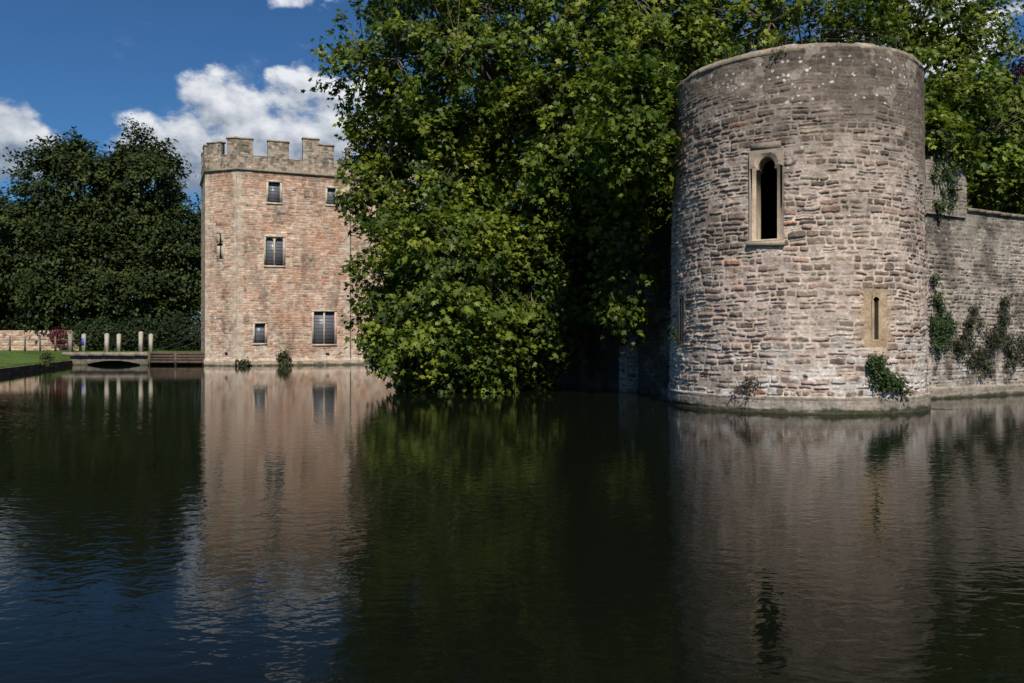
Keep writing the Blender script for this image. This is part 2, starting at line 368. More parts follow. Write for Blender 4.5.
def tree(name, base, trunk_h, trunk_r, lobes, leaf, pal, label, cat='tree', group=None, shape='maple', nleaf=38, csize=(.75, .45), droop=.6, seed=1, lean=(0, 0), bark=(.11, .09, .07), reject=None, twigs=True, mleaf=None):
    """lobes: (cx,cy,cz,rx,ry,rz,clusters).  trunk with limbs, sub-limbs and twigs; every twig carries its own spray of leaves."""
    rg = np.random.default_rng(seed); base = np.array(base, float)
    root = empty(name, tuple(base), label, cat, group)
    tr = G(); topp = base + np.array([lean[0], lean[1], trunk_h])
    k = np.linspace(0, 1, 9)[:, None]
    pts = base + (topp - base) * k + np.array([.25, .2, 0]) * np.sin(k * 5) * k; pts[0, 2] -= .3
    tr.tube(pts, trunk_r * (1.25 - .55 * k[:, 0]) + trunk_r * .5 * np.exp(-k[:, 0] * 14), 12, bark)
    cg = G(); LP = []; LN = []; LS = []; LC = []
    for (cx, cy, cz, rx, ry, rz, nc) in lobes:
        c = np.array([cx, cy, cz]); rr = np.array([rx, ry, rz])
        st = pts[rg.integers(5, 9)]
        q = np.linspace(0, 1, 8)[:, None]; mid = (st + c) / 2 + np.array([0, 0, .12 * np.linalg.norm(c - st)]) + rg.normal(size=3) * .4
        limb = st * (1 - q) ** 2 + mid * 2 * q * (1 - q) + c * q ** 2
        tr.tube(limb, trunk_r * (.5 - .32 * q[:, 0]), 8, bark)
        nsub = max(6, nc // 22)
        d = rg.normal(size=(nsub, 3)); d /= np.linalg.norm(d, axis=1)[:, None]; sub = c + d * rr * rg.uniform(.35, .7, nsub)[:, None]
        for s_ in sub:
            a = limb[rg.integers(4, 8)]; md = (a + s_) / 2 + rg.normal(size=3) * .35 + np.array([0, 0, .3])
            tr.tube(a * (1 - q) ** 2 + md * 2 * q * (1 - q) + s_ * q ** 2, trunk_r * (.2 - .13 * q[:, 0]), 5, bark)
        d = rg.normal(size=(nc, 3)); d /= np.linalg.norm(d, axis=1)[:, None]
        wob = 1 + .15 * (np.sin(d[:, 0] * 5 + cx) * np.sin(d[:, 1] * 6 + cy) + np.sin(d[:, 2] * 7 + cz) * .7)
        cp = c + d * rr * (rg.uniform(.45, 1.04, nc) ** .55 * wob)[:, None]
        if reject is not None:
            ok = ~reject(cp); cp = cp[ok]; d = d[ok]
        cp[:, 2] = np.maximum(cp[:, 2], .35)
        for p_, dd in zip(cp, d):
            if twigs:
                s_ = sub[np.argmin(((sub - p_) ** 2).sum(1))]
                md = (s_ + p_) / 2 + np.array([0, 0, .25]) + rg.normal(size=3) * .2
                q4 = np.linspace(0, 1, 5)[:, None]
                tr.tube(s_ * (1 - q4) ** 2 + md * 2 * q4 * (1 - q4) + p_ * q4 ** 2, .035 - .024 * q4[:, 0], 3, (.15, .125, .09))
            m_ = int(nleaf * rg.uniform(.6, 1.4)); cs = csize[0] * rg.uniform(.7, 1.3)
            ax = dd * .5 + rg.normal(size=3) * .45; ax[2] -= .25; ax /= np.linalg.norm(ax)
            t_ = rg.uniform(-1, 1, m_)
            lp = p_ + ax * (t_ * cs)[:, None] + rg.normal(size=(m_, 3)) * np.array([1, 1, .75]) * csize[1] * .55
            lp[:, 2] -= .25 * t_ ** 2 * cs
            ln = dd * .55 + np.array([0.05, -.1, .75]) + rg.normal(size=(m_, 3)) * .55
            cc = np.array(pal[rg.integers(len(pal))]) * rg.uniform(.8, 1.2)
            LP.append(lp); LN.append(ln); LS.append(leaf * rg.uniform(.6, 1.25, m_))
            LC.append(cc * rg.uniform(.6, 1.45, (m_, 1)) * np.array([1, 1, 1]) + np.array([.012, .008, 0]) * (rg.random((m_, 1)) < .08))
    LP = np.concatenate(LP); LN = np.concatenate(LN); LS = np.concatenate(LS); LC = np.clip(np.concatenate(LC), 0, 1)
    ok = LP[:, 2] > .03; LP, LN, LS, LC = LP[ok], LN[ok], LS[ok], LC[ok]
    leaves(cg, LP, LN, LS, LC, shape, droop, rg)
    tr.build('trunk', M_bark, root, smooth=True)
    cg.build('crown', mleaf or M_leaf, root)
    return root

GREEN = [(.060, .098, .014), (.115, .158, .018), (.045, .076, .013), (.165, .195, .024), (.090, .130, .017)]
DARKG = [(.026, .042, .010), (.034, .052, .012), (.020, .034, .009), (.044, .062, .014)]

def rej_main(p):
    x, y, z = p.T
    # keep clear of the hollow beside the tower under the boughs, and of the tower itself
    hollow = (x > 2.6 + .28 * np.clip(z - 2, 0, 9)) & (z < 7.6) & ~((x > 3.2) & (x < 5.3) & (y > 29.2) & (y < 32) & (z > 1.5)) & ~((y > 33) & (x > 5.4))
    tow = ((x - CT[0]) ** 2 + (y - CT[1]) ** 2 < 4.2 ** 2)
    return hollow | tow
tree('plane_tree', (3.9, 41.5, 1.2), 7.0, .62,
     [(1.4, 40, 15, 8.2, 7.0, 8.0, 840), (-3.0, 38.0, 15.6, 4.7, 5.0, 5.8, 330), (-3.6, 38.5, 9.6, 3.8, 4.8, 4.0, 320),
      (-2.7, 36.0, 4.4, 4.3, 4.8, 4.2, 640), (1.2, 36.2, 4.0, 2.6, 4.0, 4.2, 330), (3.2, 35.2, 10.5, 3.9, 4.4, 4.2, 420), (-2.5, 33.6, 1.7, 3.4, 2.4, 1.8, 190),
      (5.8, 36.5, 15.0, 4.0, 4.5, 5.5, 330), (4.2, 29.8, 9.9, 1.55, 2.6, 2.7, 110), (4.1, 27.4, 9.3, 1.3, 1.7, 2.6, 90), (4.9, 35.5, 9.6, 2.4, 3.0, 2.6, 200), (4.3, 30.6, 5.2, 1.0, 1.0, 3.2, 60), (7.6, 34.5, 7.6, 2.0, 1.3, 2.0, 110), (-7.0, 38, 10.4, 1.4, 1.8, 2.3, 30), (-7.3, 38, 14.8, 1.6, 2, 2.8, 30), (5.8, 41, 8.0, 5, 3, 6, 330)],
     .27, GREEN, 'huge broad-leaved tree spilling over the castle wall to the water left of the round tower', seed=11, reject=rej_main, nleaf=36, csize=(.68, .40))
def rej_r(p):
    x, y, z = p.T
    return ((x - CT[0]) ** 2 + (y - CT[1]) ** 2 < 4.8 ** 2) | ((y < 27.6 + (x - 12.4) * .547 + .5) & (z < 7.6))
tree('leafy_tree', (17.5, 40, 1.2), 7.0, .5,
     [(12, 38, 16.5, 6.0, 5.0, 4.6, 420), (20.5, 37.5, 10.6, 6.0, 4.6, 4.0, 620), (21.5, 42, 17, 4.2, 5, 4.2, 300), (15.9, 32.3, 9.6, 1.9, 2.2, 1.9, 150), (26, 39, 9.5, 5, 4, 3.6, 300), (15.7, 29.9, 9.3, 1.5, .9, 1.1, 60)],
     .27, GREEN, 'green broad-leaved tree behind the round tower, leaning over the lower wall', seed=12, reject=rej_r, nleaf=36, csize=(.68, .40))
tree('copper_beech', (43, 62, 1.2), 7, .6, [(42.5, 60, 20, 6.0, 5, 7.5, 520), (46, 62, 13, 7, 5, 6, 300)], .3, [(.030, .012, .016), (.022, .010, .014), (.04, .016, .018)],
     'dark purple-leaved tree at the far upper right beyond the walls', seed=13, nleaf=34, shape='rhomb', csize=(.9, .7), twigs=False)
# chestnuts on the left
tree('chestnut_tree', (-49, 92, 1.15), 6, .8, [(-49.6, 90, 17.6, 4.9, 5.5, 8.2, 620), (-55.5, 89, 12.5, 5.6, 5, 6.6, 420), (-48, 88.0, 8.6, 7, 5, 6.6, 560), (-60, 90, 9, 5.5, 5, 7, 300)],
     .5, DARKG, 'tall dark green tree behind the lawn, left one of the pair beside the gatehouse', seed=21, nleaf=40, shape='rhomb', csize=(1.0, .75), twigs=False, mleaf=M_leaf2)
tree('chestnut_tree', (-40, 95, 1.15), 6, .8, [(-42.2, 91, 18.6, 4.3, 5.0, 7.4, 500), (-37.2, 91, 11.6, 4.2, 5, 6.6, 430), (-41.5, 89.5, 8, 6, 5, 6.2, 460)],
     .5, DARKG, 'tall dark green tree standing directly behind the bridge, nearest the gatehouse', seed=22, nleaf=40, shape='rhomb', csize=(1.0, .75), twigs=False, mleaf=M_leaf2)
for i, (bx, by, sx, lab) in enumerate([(-68, 100, 9, 'distant dark tree at the left edge behind the chestnuts'), (-30, 112, 9, 'distant dark tree half hidden behind the gatehouse'), ]):
    tree('background_tree', (bx, by, 1.15), 5, .6, [(bx, by, 8, sx, 6, 6.0, 420)], .6, DARKG, lab, seed=31 + i, nleaf=30, shape='rhomb', csize=(1.4, 1.0), twigs=False, mleaf=M_leaf2)

def shrub(name, c, r, nc, leaf, pal, label, cat='shrub', group=None, seed=5, mleaf=None, shape='rhomb', nleaf=26, cs=(.3, .25), parent=None, flat=None):
    """bush of leaf sprays on stems"""
    rg = np.random.default_rng(seed); c = np.array(c, float); r = np.array(r, float)
    base = c - np.array([0, 0, r[2] * .8]) if flat is None else c
    root = empty(name, tuple(base), label, cat, group)
    st = G(); lg = G(); LP = []; LN = []; LC = []; LS = []
    for _ in range(nc):
        d = rg.normal(size=3); d /= np.linalg.norm(d); p_ = c + d * r * rg.uniform(.3, 1.0) ** .5
        if p_[2] < base[2] and flat is None: p_[2] = base[2] + rg.uniform(0, .3 * r[2])
        q = np.linspace(0, 1, 4)[:, None]; md = (base + p_) / 2 + rg.normal(size=3) * .12 * r
        st.tube(base * (1 - q) ** 2 + md * 2 * q * (1 - q) + p_ * q ** 2, .02 * max(.3, r.mean()) * (1.2 - q[:, 0]), 3, (.10, .08, .05))
        lp = p_ + rg.normal(size=(nleaf, 3)) * np.array([cs[0], cs[0], cs[1]])
        if flat is not None:
            nn = np.array(flat); off = (lp - c) @ nn; lp = lp - nn * np.minimum(off - .03, 0)[:, None]
        LP.append(lp); LN.append(d * .7 + np.array([0, -.3, .6]) + rg.normal(size=(nleaf, 3)) * .5)
        LC.append(np.array(pal[rg.integers(len(pal))]) * rg.uniform(.7, 1.35, (nleaf, 1))); LS.append(leaf * rg.uniform(.6, 1.3, nleaf))
    leaves(lg, np.concatenate(LP), np.concatenate(LN), np.concatenate(LS), np.concatenate(LC), shape, .2, rg)
    st.build('stems', M_bark, root); lg.build('foliage', mleaf or M_leaf2, root)
    return root

# ------------------------------------------------------------------ round tower
RT = empty('round_tower', (CT[0], CT[1], 0), 'round stone corner tower with a tall lancet window rising from the water', 'tower')
R0, R1, HT = 4.02, 3.86, 10.55
def tow_r(z): return R0 + (R1 - R0) * z / HT
TP = [(.15, .118, .095, 3), (.225, .175, .14, 4), (.28, .22, .185, 4), (.34, .24, .195, 3), (.22, .155, .125, 2), (.30, .155, .10, .35), (.36, .28, .21, 1.2), (.27, .17, .13, .9)]
openings = [(-30, .50, 4.98, 7.62), (15, .12, 2.06, 3.40), (-78, .09, 2.08, 3.45)]     # azimuth, half width, z0, z1
surr = [(-30, .47, 4.93, 7.70), (15, .12, 2.10, 3.40), (-78, .12, 2.06, 3.5)]
def tower_shell(g, a0, a1, cell, seed):
    nx = int(R(a1 - a0) * R0 / cell); zs = np.arange(-.45, HT + .001, cell); ny = len(zs)
    ph = np.linspace(R(a0), R(a1), nx); PH, ZZ = np.meshgrid(ph, zs); U = PH * R0
    H, C, D = masonry(U, ZZ, seed, (.085, .235), (.16, .62), TP, (.52, .43, .365), .055, .030, .075, .048, fill=.72)
    # plain weathered facing at the top, more of it to the right
    nz = fbm(U, ZZ, 1.6, 6)
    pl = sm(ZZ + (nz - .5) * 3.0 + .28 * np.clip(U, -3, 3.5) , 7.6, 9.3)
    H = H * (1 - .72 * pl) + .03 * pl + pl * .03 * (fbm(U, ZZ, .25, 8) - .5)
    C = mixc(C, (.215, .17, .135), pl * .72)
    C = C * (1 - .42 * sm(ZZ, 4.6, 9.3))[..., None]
    dk = sm(fbm(U, ZZ, 1.1, 12), .52, .72) * sm(ZZ, 2.5, 6); C = C * (1 - .35 * dk)[..., None]
    red = sm(fbm(U, ZZ, .9, 14), .60, .72) * sm(-np.abs(ZZ - 3.6), -2.2, -.8); C = mixc(C, (.42, .22, .14), red * .35 * D)
    # lime bloom low down and mortar smeared across the joints
    lime = sm(fbm(U, ZZ, .35, 15, 5), .47, .58) * sm(-ZZ, -3.4, -.6); C = mixc(C, (.60, .56, .52), lime * .75)
    lime2 = sm(fbm(U, ZZ, .5, 19, 5), .58, .68); C = mixc(C, (.44, .37, .315), lime2 * .45); H = H * (1 - .2 * lime2)
    # white lichen discs near the rim and some lower down
    rg = np.random.default_rng(3)
    for _ in range(150):
        pu = rg.normal(rg.choice([-3.0, -1.5, .6, 2.2]), .7); pz = 10.3 - abs(rg.normal(0, .75)) if rg.random() < .75 else rg.uniform(1, 9)
        rr = rg.uniform(.02, .065); d = np.hypot((U - pu), (ZZ - pz) * 1.2) + .03 * (vn(U, ZZ, .05, 3) - .5)
        C = mixc(C, (.60, .57, .52), sm(-d, -rr, -rr * .5) * .9)
    for (pu, pz, rr) in [(2.35, 8.1, .22), (3.1, 8.0, .16), (1.0, 9.85, .2), (-1.0, 1.05, .1)]:
        d = np.hypot(U - pu, ZZ - pz) + .2 * (fbm(U, ZZ, .15, 3) - .5); C = mixc(C, (.05, .048, .035), sm(-d, -rr, -rr * .4) * .8)
    # plinth of larger blocks and dark wet line
    Hp, Cp, Dp = masonry(U, ZZ, seed + 5, (.30, .34), (.6, 1.1), [(.27, .235, .195, 2), (.22, .19, .155, 2), (.32, .285, .24, 1)], (.2, .17, .14), .02, .02, .01, .03, 0)
    pm = sm(-ZZ - .03 * (nz - .5), -.52, -.47); H = H * (1 - pm) + (Hp + .06) * pm; C = C * (1 - .8 * pm[..., None]) + Cp * .8 * pm[..., None]; H = H + .09 * (fbm(U, ZZ, 1.9, 44, 3) - .5) * sm(ZZ, .3, 1.2)
    C = mixc(C, (.035, .04, .018), sm(-ZZ + .25 * (fbm(U, ZZ, .3, 22) - .5), -.20, -.08) * .92)
    keep = np.ones((ny - 1, nx - 1), bool); pc = (PH[:-1, :-1] + PH[1:, 1:]) / 2; zc = (ZZ[:-1, :-1] + ZZ[1:, 1:]) / 2
    for (a, hw, z0, z1) in surr:
        keep &= ~((np.abs((pc - R(a)) * R0) < hw) & (zc > z0) & (zc < z1))
        if hw < .2:      # dressed stones round the slit: flush, pale, in irregular long-and-short blocks
            bw = .40 if a > 0 else .30; rowk = np.floor((ZZ - z0 + .3) / .33); q_ = bw + .10 * (rowk % 2) + .03 * (vn(U, ZZ, .1, 6) - .5)
            dm = np.maximum(np.abs((PH - R(a)) * R0) - q_, np.maximum(z0 - .2 - ZZ, ZZ - z1 - .22)); mm = sm(-dm, -.01, .015)
            cs_ = np.array((.44, .335, .23) if a > 0 else (.25, .215, .18)) * (.8 + .35 * (np.sin(rowk * 91.7) * 437.5 % 1) - .25 * sm(np.abs((ZZ - z0 + .3) / .33 % 1 - .5), .46, .5) + .3 * (fbm(U, ZZ, .25, 27) - .5))[..., None]
            cs_ = mixc(cs_, (.33, .27, .21), sm(fbm(U, ZZ, .4, 28), .42, .58) * .7)
            H = H * (1 - mm) + (.03 + .006 * vn(U, ZZ, .06, 2)) * mm; C = C * (1 - mm[..., None]) + cs_ * mm[..., None]
        d = np.maximum(np.abs((PH - R(a)) * R0) - hw, np.maximum(z0 - ZZ, ZZ - z1)); H = np.where(d < .12, H * sm(d, 0, .12) + .02 * (1 - sm(d, 0, .12)), H)
    for (a, h_) in ((15, .55),):
        d = np.hypot((PH - R(a)) * R0, (ZZ - 2.7) * .6); C = mixc(C, (.42, .28, .17), sm(-d, -.95, -.4) * .4)
    rr = tow_r(ZZ) + H
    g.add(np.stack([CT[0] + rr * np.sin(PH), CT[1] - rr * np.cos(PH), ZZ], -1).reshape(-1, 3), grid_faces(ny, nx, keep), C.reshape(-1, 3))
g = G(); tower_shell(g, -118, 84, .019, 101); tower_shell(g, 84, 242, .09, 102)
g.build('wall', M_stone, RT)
# inner dark shell, roof and coping
g = G(); th = np.linspace(0, 2 * math.pi, 65); zs = np.array([-.3, HT - .35])
T, ZZ = np.meshgrid(th, zs); r_in = 3.25
V = np.stack([CT[0] + r_in * np.sin(T), CT[1] - r_in * np.cos(T), ZZ], -1).reshape(-1, 3)
# cut inner shell behind the big window so the inside is a real dark room
kp = np.ones((1, 64), bool); am = ((th[:-1] + th[1:]) / 2); kp[0] = ~(np.abs((am - R(330))) < R(9)) & ~(np.abs(am - R(15)) < R(4)) & ~(np.abs(am - R(282)) < R(4))
g.add(V, grid_faces(2, 65, kp), (.06, .055, .05)); g.build('inner_wall', M_dark, RT)
g = G(); T64 = th[:-1]
g.add(np.stack([CT[0] + 3.6 * np.sin(T64), CT[1] - 3.6 * np.cos(T64), np.full(64, HT - .35)], -1), [tuple(range(64))[::-1]], (.1, .1, .1)); g.build('roof', M_lead, RT)
g = G(); prof = [(R1 - .35, HT - .35), (R1 - .35, HT + .16), (R1 - .2, HT + .17), (R1 - .04, HT + .12), (R1 + .02, HT + .05), (R1 + .04, HT - .08), (R1 + .0, HT - .11)]
nseg = 420; thc = np.linspace(0, 2 * math.pi, nseg)
Tc, K = np.meshgrid(thc, np.arange(len(prof))); pr = np.array(prof)
jt = fbm(Tc * R1, K * 1.0, .5, 4); bl = np.floor(Tc * R1 / .55); step = (np.sin(bl * 12.9898) * 43758.5453 % 1)
jf = sm(np.abs((Tc * R1 / .55) % 1 - .5), .46, .5)
rr = pr[K, 0] + .06 * (jt - .5) + .03 * (step - .5) - .012 * jf; zc = pr[K, 1] + .07 * (jt - .5) + .03 * (step - .5)
cc = np.array([.25, .205, .155]) * (.75 + .5 * step[..., None]) * (.7 + .6 * fbm(Tc * R1, K * .4, .2, 7)[..., None]) * (1 - .3 * jf[..., None])
cc = mixc(cc, (.5, .48, .42), sm(vn(Tc * R1, K * .2, .08, 9), .82, .9) * .7)
g.add(np.stack([CT[0] + rr * np.sin(Tc), CT[1] - rr * np.cos(Tc), zc], -1).reshape(-1, 3), grid_faces(len(prof), nseg)[:, ::-1], cc.reshape(-1, 3))
g.build('coping', M_stone, RT)
g = G()
for k in range(22):
    a = 2 * math.pi * k / 22 + .18; p_ = np.array([CT[0] + 3.35 * math.sin(a), CT[1] - 3.35 * math.cos(a), HT - .3])
    g.tube([p_, p_ + (0, 0, 1.0)], .014, 5, (.03, .03, .03))
for hz in (.68, .4):
    g.tube(np.stack([CT[0] + 3.35 * np.sin(th), CT[1] - 3.35 * np.cos(th), np.full(65, HT + hz)], -1), .009, 4, (.03, .03, .03))
g.build('railing', M_iron, RT)

def frame_axes(az_deg):
    a = R(az_deg); n_ = np.array([math.sin(a), -math.cos(a), 0.]); s_ = np.array([math.cos(a), math.sin(a), 0.])
    return s_, n_
CREAM = (.47, .365, .265); CREAM2 = (.33, .27, .215)
def strips(g, o, s_, n_, hw, f, ztop, d0, d1, col, n=24):
    """solid plate between arch curve z=f(x) and ztop, front at depth d0 (outward), back at d1"""
    xs = np.linspace(-hw, hw, n + 1)
    for a, b_ in zip(xs[:-1], xs[1:]):
        za, zb = f(a), f(b_)
        P_ = lambda x, z, d: o + s_ * x + n_ * d + np.array([0, 0, z])
        g.add([P_(a, za, d0), P_(b_, zb, d0), P_(b_, ztop, d0), P_(a, ztop, d0), P_(a, za, d1), P_(b_, zb, d1)], [(0, 1, 2, 3), (0, 4, 5, 1)], col)
def prof_loop(g, o, s_, n_, pts_front, pts_back, d0, d1, col):
    """bevelled ring face between two matching outlines at two depths"""
    k = len(pts_front); v = [o + s_ * x + n_ * d0 + np.array([0, 0, z]) for x, z in pts_front] + [o + s_ * x + n_ * d1 + np.array([0, 0, z]) for x, z in pts_back]
    g.add(v, [(i, (i + 1) % k, (i + 1) % k + k, i + k) for i in range(k)], col)
def jitter_col(c, s=.12): return tuple(v * random.uniform(1 - s, 1 + s) for v in c)
def arch_outline(hw, z0, zs, ztop, cusp=0.0, n=7):
    """closed outline, counter-clockwise from bottom left: rounded arch head with small cusps"""
    pts = [(-hw, z0), (hw, z0), (hw, zs)]
    if cusp: pts += [(hw - cusp, zs + .02), (hw - cusp * 1.05, zs + .05), (hw - cusp * .55, zs + .09)]
    st = R(12)
    for k in range(n + 1):
        a = st + (math.pi - 2 * st) * k / n
        pts.append((hw * (.78 if cusp else 1) * math.cos(a), zs + (.09 if cusp else 0) + (ztop - zs - (.09 if cusp else 0)) * math.sin(a)))
    if cusp: pts += [(-(hw - cusp * .55), zs + .09), (-(hw - cusp * 1.05), zs + .05), (-(hw - cusp), zs + .02)]
    pts.append((-hw, zs)); return pts

# --- tall lancet
s_, n_ = frame_axes(-30); zmid = 6.3
o3 = np.array([CT[0], CT[1], 0]) + n_ * (tow_r(6.3) - .02)
WIN = empty('window', (0, 0, 0), None, None); WIN.parent = RT; WIN.location = (0, 0, 0)
bpy.data.objects.remove(WIN)
g = G(); OW = .30; z0, z1 = 5.08, 7.50
outl = arch_outline(OW, z0, 7.12, z1, .075, 9)
outer = []
for (x_, z_) in outl:                       # matching points on the outer rectangle
    if z_ <= z0 + .01: outer.append((math.copysign(.49, x_), z0 - .06))
    elif z_ <= 7.2 and abs(x_) > .2: outer.append((math.copysign(.49, x_), z_ if z_ > 7.0 else z_))
    else:
        k = x_ / OW; outer.append((max(-.49, min(.49, k * .7)), 7.70 if abs(k) < .72 else 7.55))
cham = [((x_ * 1.0 + math.copysign(.10, x_)) if abs(x_) > .02 else x_, z_ + (.1 if z_ > 7.05 else (-.04 if z_ < 5.2 else 0))) for x_, z_ in outl]
cham = [(max(-.40, min(.40, x_)), min(z_, 7.62)) for x_, z_ in cham]
prof_loop(g, o3, s_, n_, outer, cham, .055, .050, CREAM2)        # flat face
prof_loop(g, o3, s_, n_, cham, outl, .050, -.03, CREAM)          # splay
prof_loop(g, o3, s_, n_, outl, outl, -.03, -.62, (.36, .30, .22)) # reveal
outb = [(x_, z_) for x_, z_ in outer]
prof_loop(g, o3, s_, n_, outb, outb, -.2, .055, CREAM2)
win1 = g.build('window', M_dress, RT)
g = G(); g.box(o3 + n_ * .05 + np.array([0, 0, 4.93]), (.53, .10, .07), [s_, n_, (0, 0, 1)], (.34, .28, .21)); g.build('sill', M_dress, win1)
g = G(); g.box(o3 + n_ * -.03 + np.array([0, 0, 7.80]), (.42, .09, .10), [s_, n_, (0, 0, 1)], (.26, .215, .17)); g.build('lintel', M_dress, win1)
# --- arrow slits
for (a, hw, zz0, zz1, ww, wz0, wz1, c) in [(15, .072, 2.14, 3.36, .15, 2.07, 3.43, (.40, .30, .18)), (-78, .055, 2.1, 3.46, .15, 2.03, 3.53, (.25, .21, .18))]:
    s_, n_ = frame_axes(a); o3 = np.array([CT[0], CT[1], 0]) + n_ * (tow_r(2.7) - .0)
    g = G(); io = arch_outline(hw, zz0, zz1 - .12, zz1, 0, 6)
    # keyhole-ish rounded head
    io = [(x_ * (1.5 if z_ > zz1 - .1 else 1), z_) for x_, z_ in io]
    oo = []
    for (x_, z_) in io:
        if z_ < zz0 + .01: oo.append((math.copysign(ww, x_), wz0))
        elif z_ < zz1 - .09: oo.append((math.copysign(ww, x_), zz1 - .1))
        else: oo.append((max(-ww, min(ww, x_ / hw / 1.5 * ww)), wz1))
    sag = lambda p_: p_
    k = len(io); v = []
    for (x_, z_) in oo: v.append(o3 + s_ * x_ + n_ * (.045 - (R0 - math.sqrt(R0 ** 2 - x_ ** 2))) + np.array([0, 0, z_]))
    for (x_, z_) in io: v.append(o3 + s_ * x_ + n_ * .04 + np.array([0, 0, z_]))
    g.add(v, [(i, (i + 1) % k, (i + 1) % k + k, i + k) for i in range(k)], c)
    prof_loop(g, o3, s_, n_, io, io, .04, -.7, (.05, .042, .035))  # reveal coloured near-black, putting the slit's inner shade into the stone
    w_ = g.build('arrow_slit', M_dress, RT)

# ------------------------------------------------------------------ flat walls
def flat_wall(g, p0, p1, z0, z1, cell, seed, cut=(), fade=.05, shader=None, **kw):
    """vertical masonry face from p0 to p1 (seen with outward normal to the right of travel p0->p1)"""
    p0 = np.array(p0, float); p1 = np.array(p1, float); Lw = np.linalg.norm(p1 - p0); d = (p1 - p0) / Lw; nn = np.array([d[1], -d[0]])
    nx = max(3, int(Lw / cell) + 1); ny = max(3, int((z1 - z0) / cell) + 1)
    U, V_ = np.meshgrid(np.linspace(0, Lw, nx), np.linspace(z0, z1, ny))
    H, C, D = masonry(U + seed * 7.1, V_, seed, **kw)
    H = H * sm(np.minimum(U, Lw - U), -.02, fade)
    if shader: H, C = shader(U, V_, H, C, D)
    keep = np.ones((ny - 1, nx - 1), bool); uc = (U[:-1, :-1] + U[1:, 1:]) / 2; vc = (V_[:-1, :-1] + V_[1:, 1:]) / 2
    for (a, b_, c, e) in cut: keep &= ~((uc > a) & (uc < b_) & (vc > c) & (vc < e))
    XY = p0 + d * U[..., None] + nn * H[..., None]
    g.add(np.concatenate([XY, V_[..., None]], -1).reshape(-1, 3), grid_faces(ny, nx, keep), C.reshape(-1, 3))
    return d, nn

# right-hand castle wall
RW0 = np.array([11.7, 27.15]); dR = np.array([.8772, .480]); nR = np.array([.480, -.8772])
def sh_right(U, V_, H, C, D):
    nz = fbm(U, V_, 1.4, 31); pl = sm(V_ + (nz - .5) * 3, 4.8, 6.3)
    C = mixc(C, (.18, .155, .13), pl * .55); H = H * (1 - .5 * pl)
    C = C * (1 - .5 * sm(fbm(U, V_, 1.2, 33), .46, .62))[..., None]
    lime = sm(fbm(U, V_, .4, 35, 5), .49, .58) * sm(-V_, -3.2, -.6); C = mixc(C, (.50, .46, .41), lime * .6)
    lime = sm(fbm(U, V_, .5, 39, 5), .57, .66); C = mixc(C, (.38, .34, .29), lime * .5)
    sp_ = sm(vn(U, V_, .09, 37), .90, .96) * sm(V_, 3, 6); C = mixc(C, (.55, .52, .47), sp_ * .8)
    pm = sm(-V_, -.42, -.38); H = H * (1 - pm) + pm * (.13 + .3 * H); C = mixc(C, (.27, .23, .18), pm * .75)
    C = mixc(C, (.035, .04, .018), sm(-V_ + .2 * (fbm(U, V_, .3, 22) - .5), -.14, -.04) * .9)
    return H, C
WKW = dict(hc=(.11, .22), wc=(.2, .55), pal=[(.13, .11, .095, 3), (.20, .17, .145, 4), (.26, .22, .185, 3), (.28, .21, .17, 1.5), (.33, .27, .21, 1)], mortar=(.38, .33, .28), relief=.05, joint=.035, fill=.6)
WR = empty('castle_wall', (RW0[0], RW0[1], 0), 'battered stone castle wall with plants, running right from the round tower', 'wall')
g = G(); RWE = RW0 + dR * 24
flat_wall(g, RW0, RWE, -.4, 7.0, .024, 201, shader=sh_right, **WKW)
flat_wall(g, RWE, RWE - nR * .9, -.4, 7.0, .1, 202, **WKW)
flat_wall(g, RWE - nR * .9, RW0 - nR * .9, 1.0, 7.0, .12, 203, **WKW)
g.build('wall', M_stone, WR)
g = G()     # coping stones
u0 = 5.6; rgc = np.random.default_rng(8)
while u0 < 24:
    ln_ = rgc.uniform(.4, .75); p_ = RW0 + dR * (u0 + ln_ / 2) - nR * .42
    g.box((p_[0], p_[1], 7.04 + rgc.uniform(-.015, .02)), (ln_ / 2 - .008, .52 + rgc.uniform(0, .02), .06), [(dR[0], dR[1], 0), (-nR[0], -nR[1], 0), (0, 0, 1)], np.array([.24, .19, .14]) * rgc.uniform(.8, 1.2)); u0 += ln_
g.build('coping', M_stone, WR)
# raised stub beside the tower
g = G(); SB = RW0 + dR * 6.02 + nR * .10; s0 = RW0 + dR * .3 + nR * .10
nxs = int(5.72 / .03); nys = int(2.6 / .03); U, V_ = np.meshgrid(np.linspace(0, 5.72, nxs), np.linspace(0, 1, nys))
ztop = 8.6 + .5 * vn(U, U * 0, .8, 3) - .35 * sm(U, 5.0, 5.72); ZZ = 6.7 + (ztop - 6.7) * V_
H, C, D = masonry(U, ZZ, 210, **WKW); H = H * .6; C = mixc(C, (.20, .17, .14), np.full(U.shape, .55)); H = H * sm(5.72 - U, -.02, .05)
XY = s0 + dR * U[..., None] + nR * (H + .0)[..., None]
g.add(np.concatenate([XY, ZZ[..., None]], -1).reshape(-1, 3), grid_faces(nys, nxs), C.reshape(-1, 3))
top = np.stack([np.concatenate([XY[-1], ZZ[-1][:, None]], -1), np.concatenate([XY[-1] - nR * .9, ZZ[-1][:, None]], -1)]); g.add(top.reshape(-1, 3), grid_faces(2, nxs), (.2, .18, .14))
flat_wall(g, SB, SB - nR * .9, 6.7, 8.15, .04, 211, **WKW)
bk0 = s0 - nR * .9; bk1 = SB - nR * .9
g.add([(bk0[0], bk0[1], 6.7), (bk1[0], bk1[1], 6.7), (bk1[0], bk1[1], 8.1), (bk0[0], bk0[1], 9)], [(0, 3, 2, 1)], (.2, .17, .14))
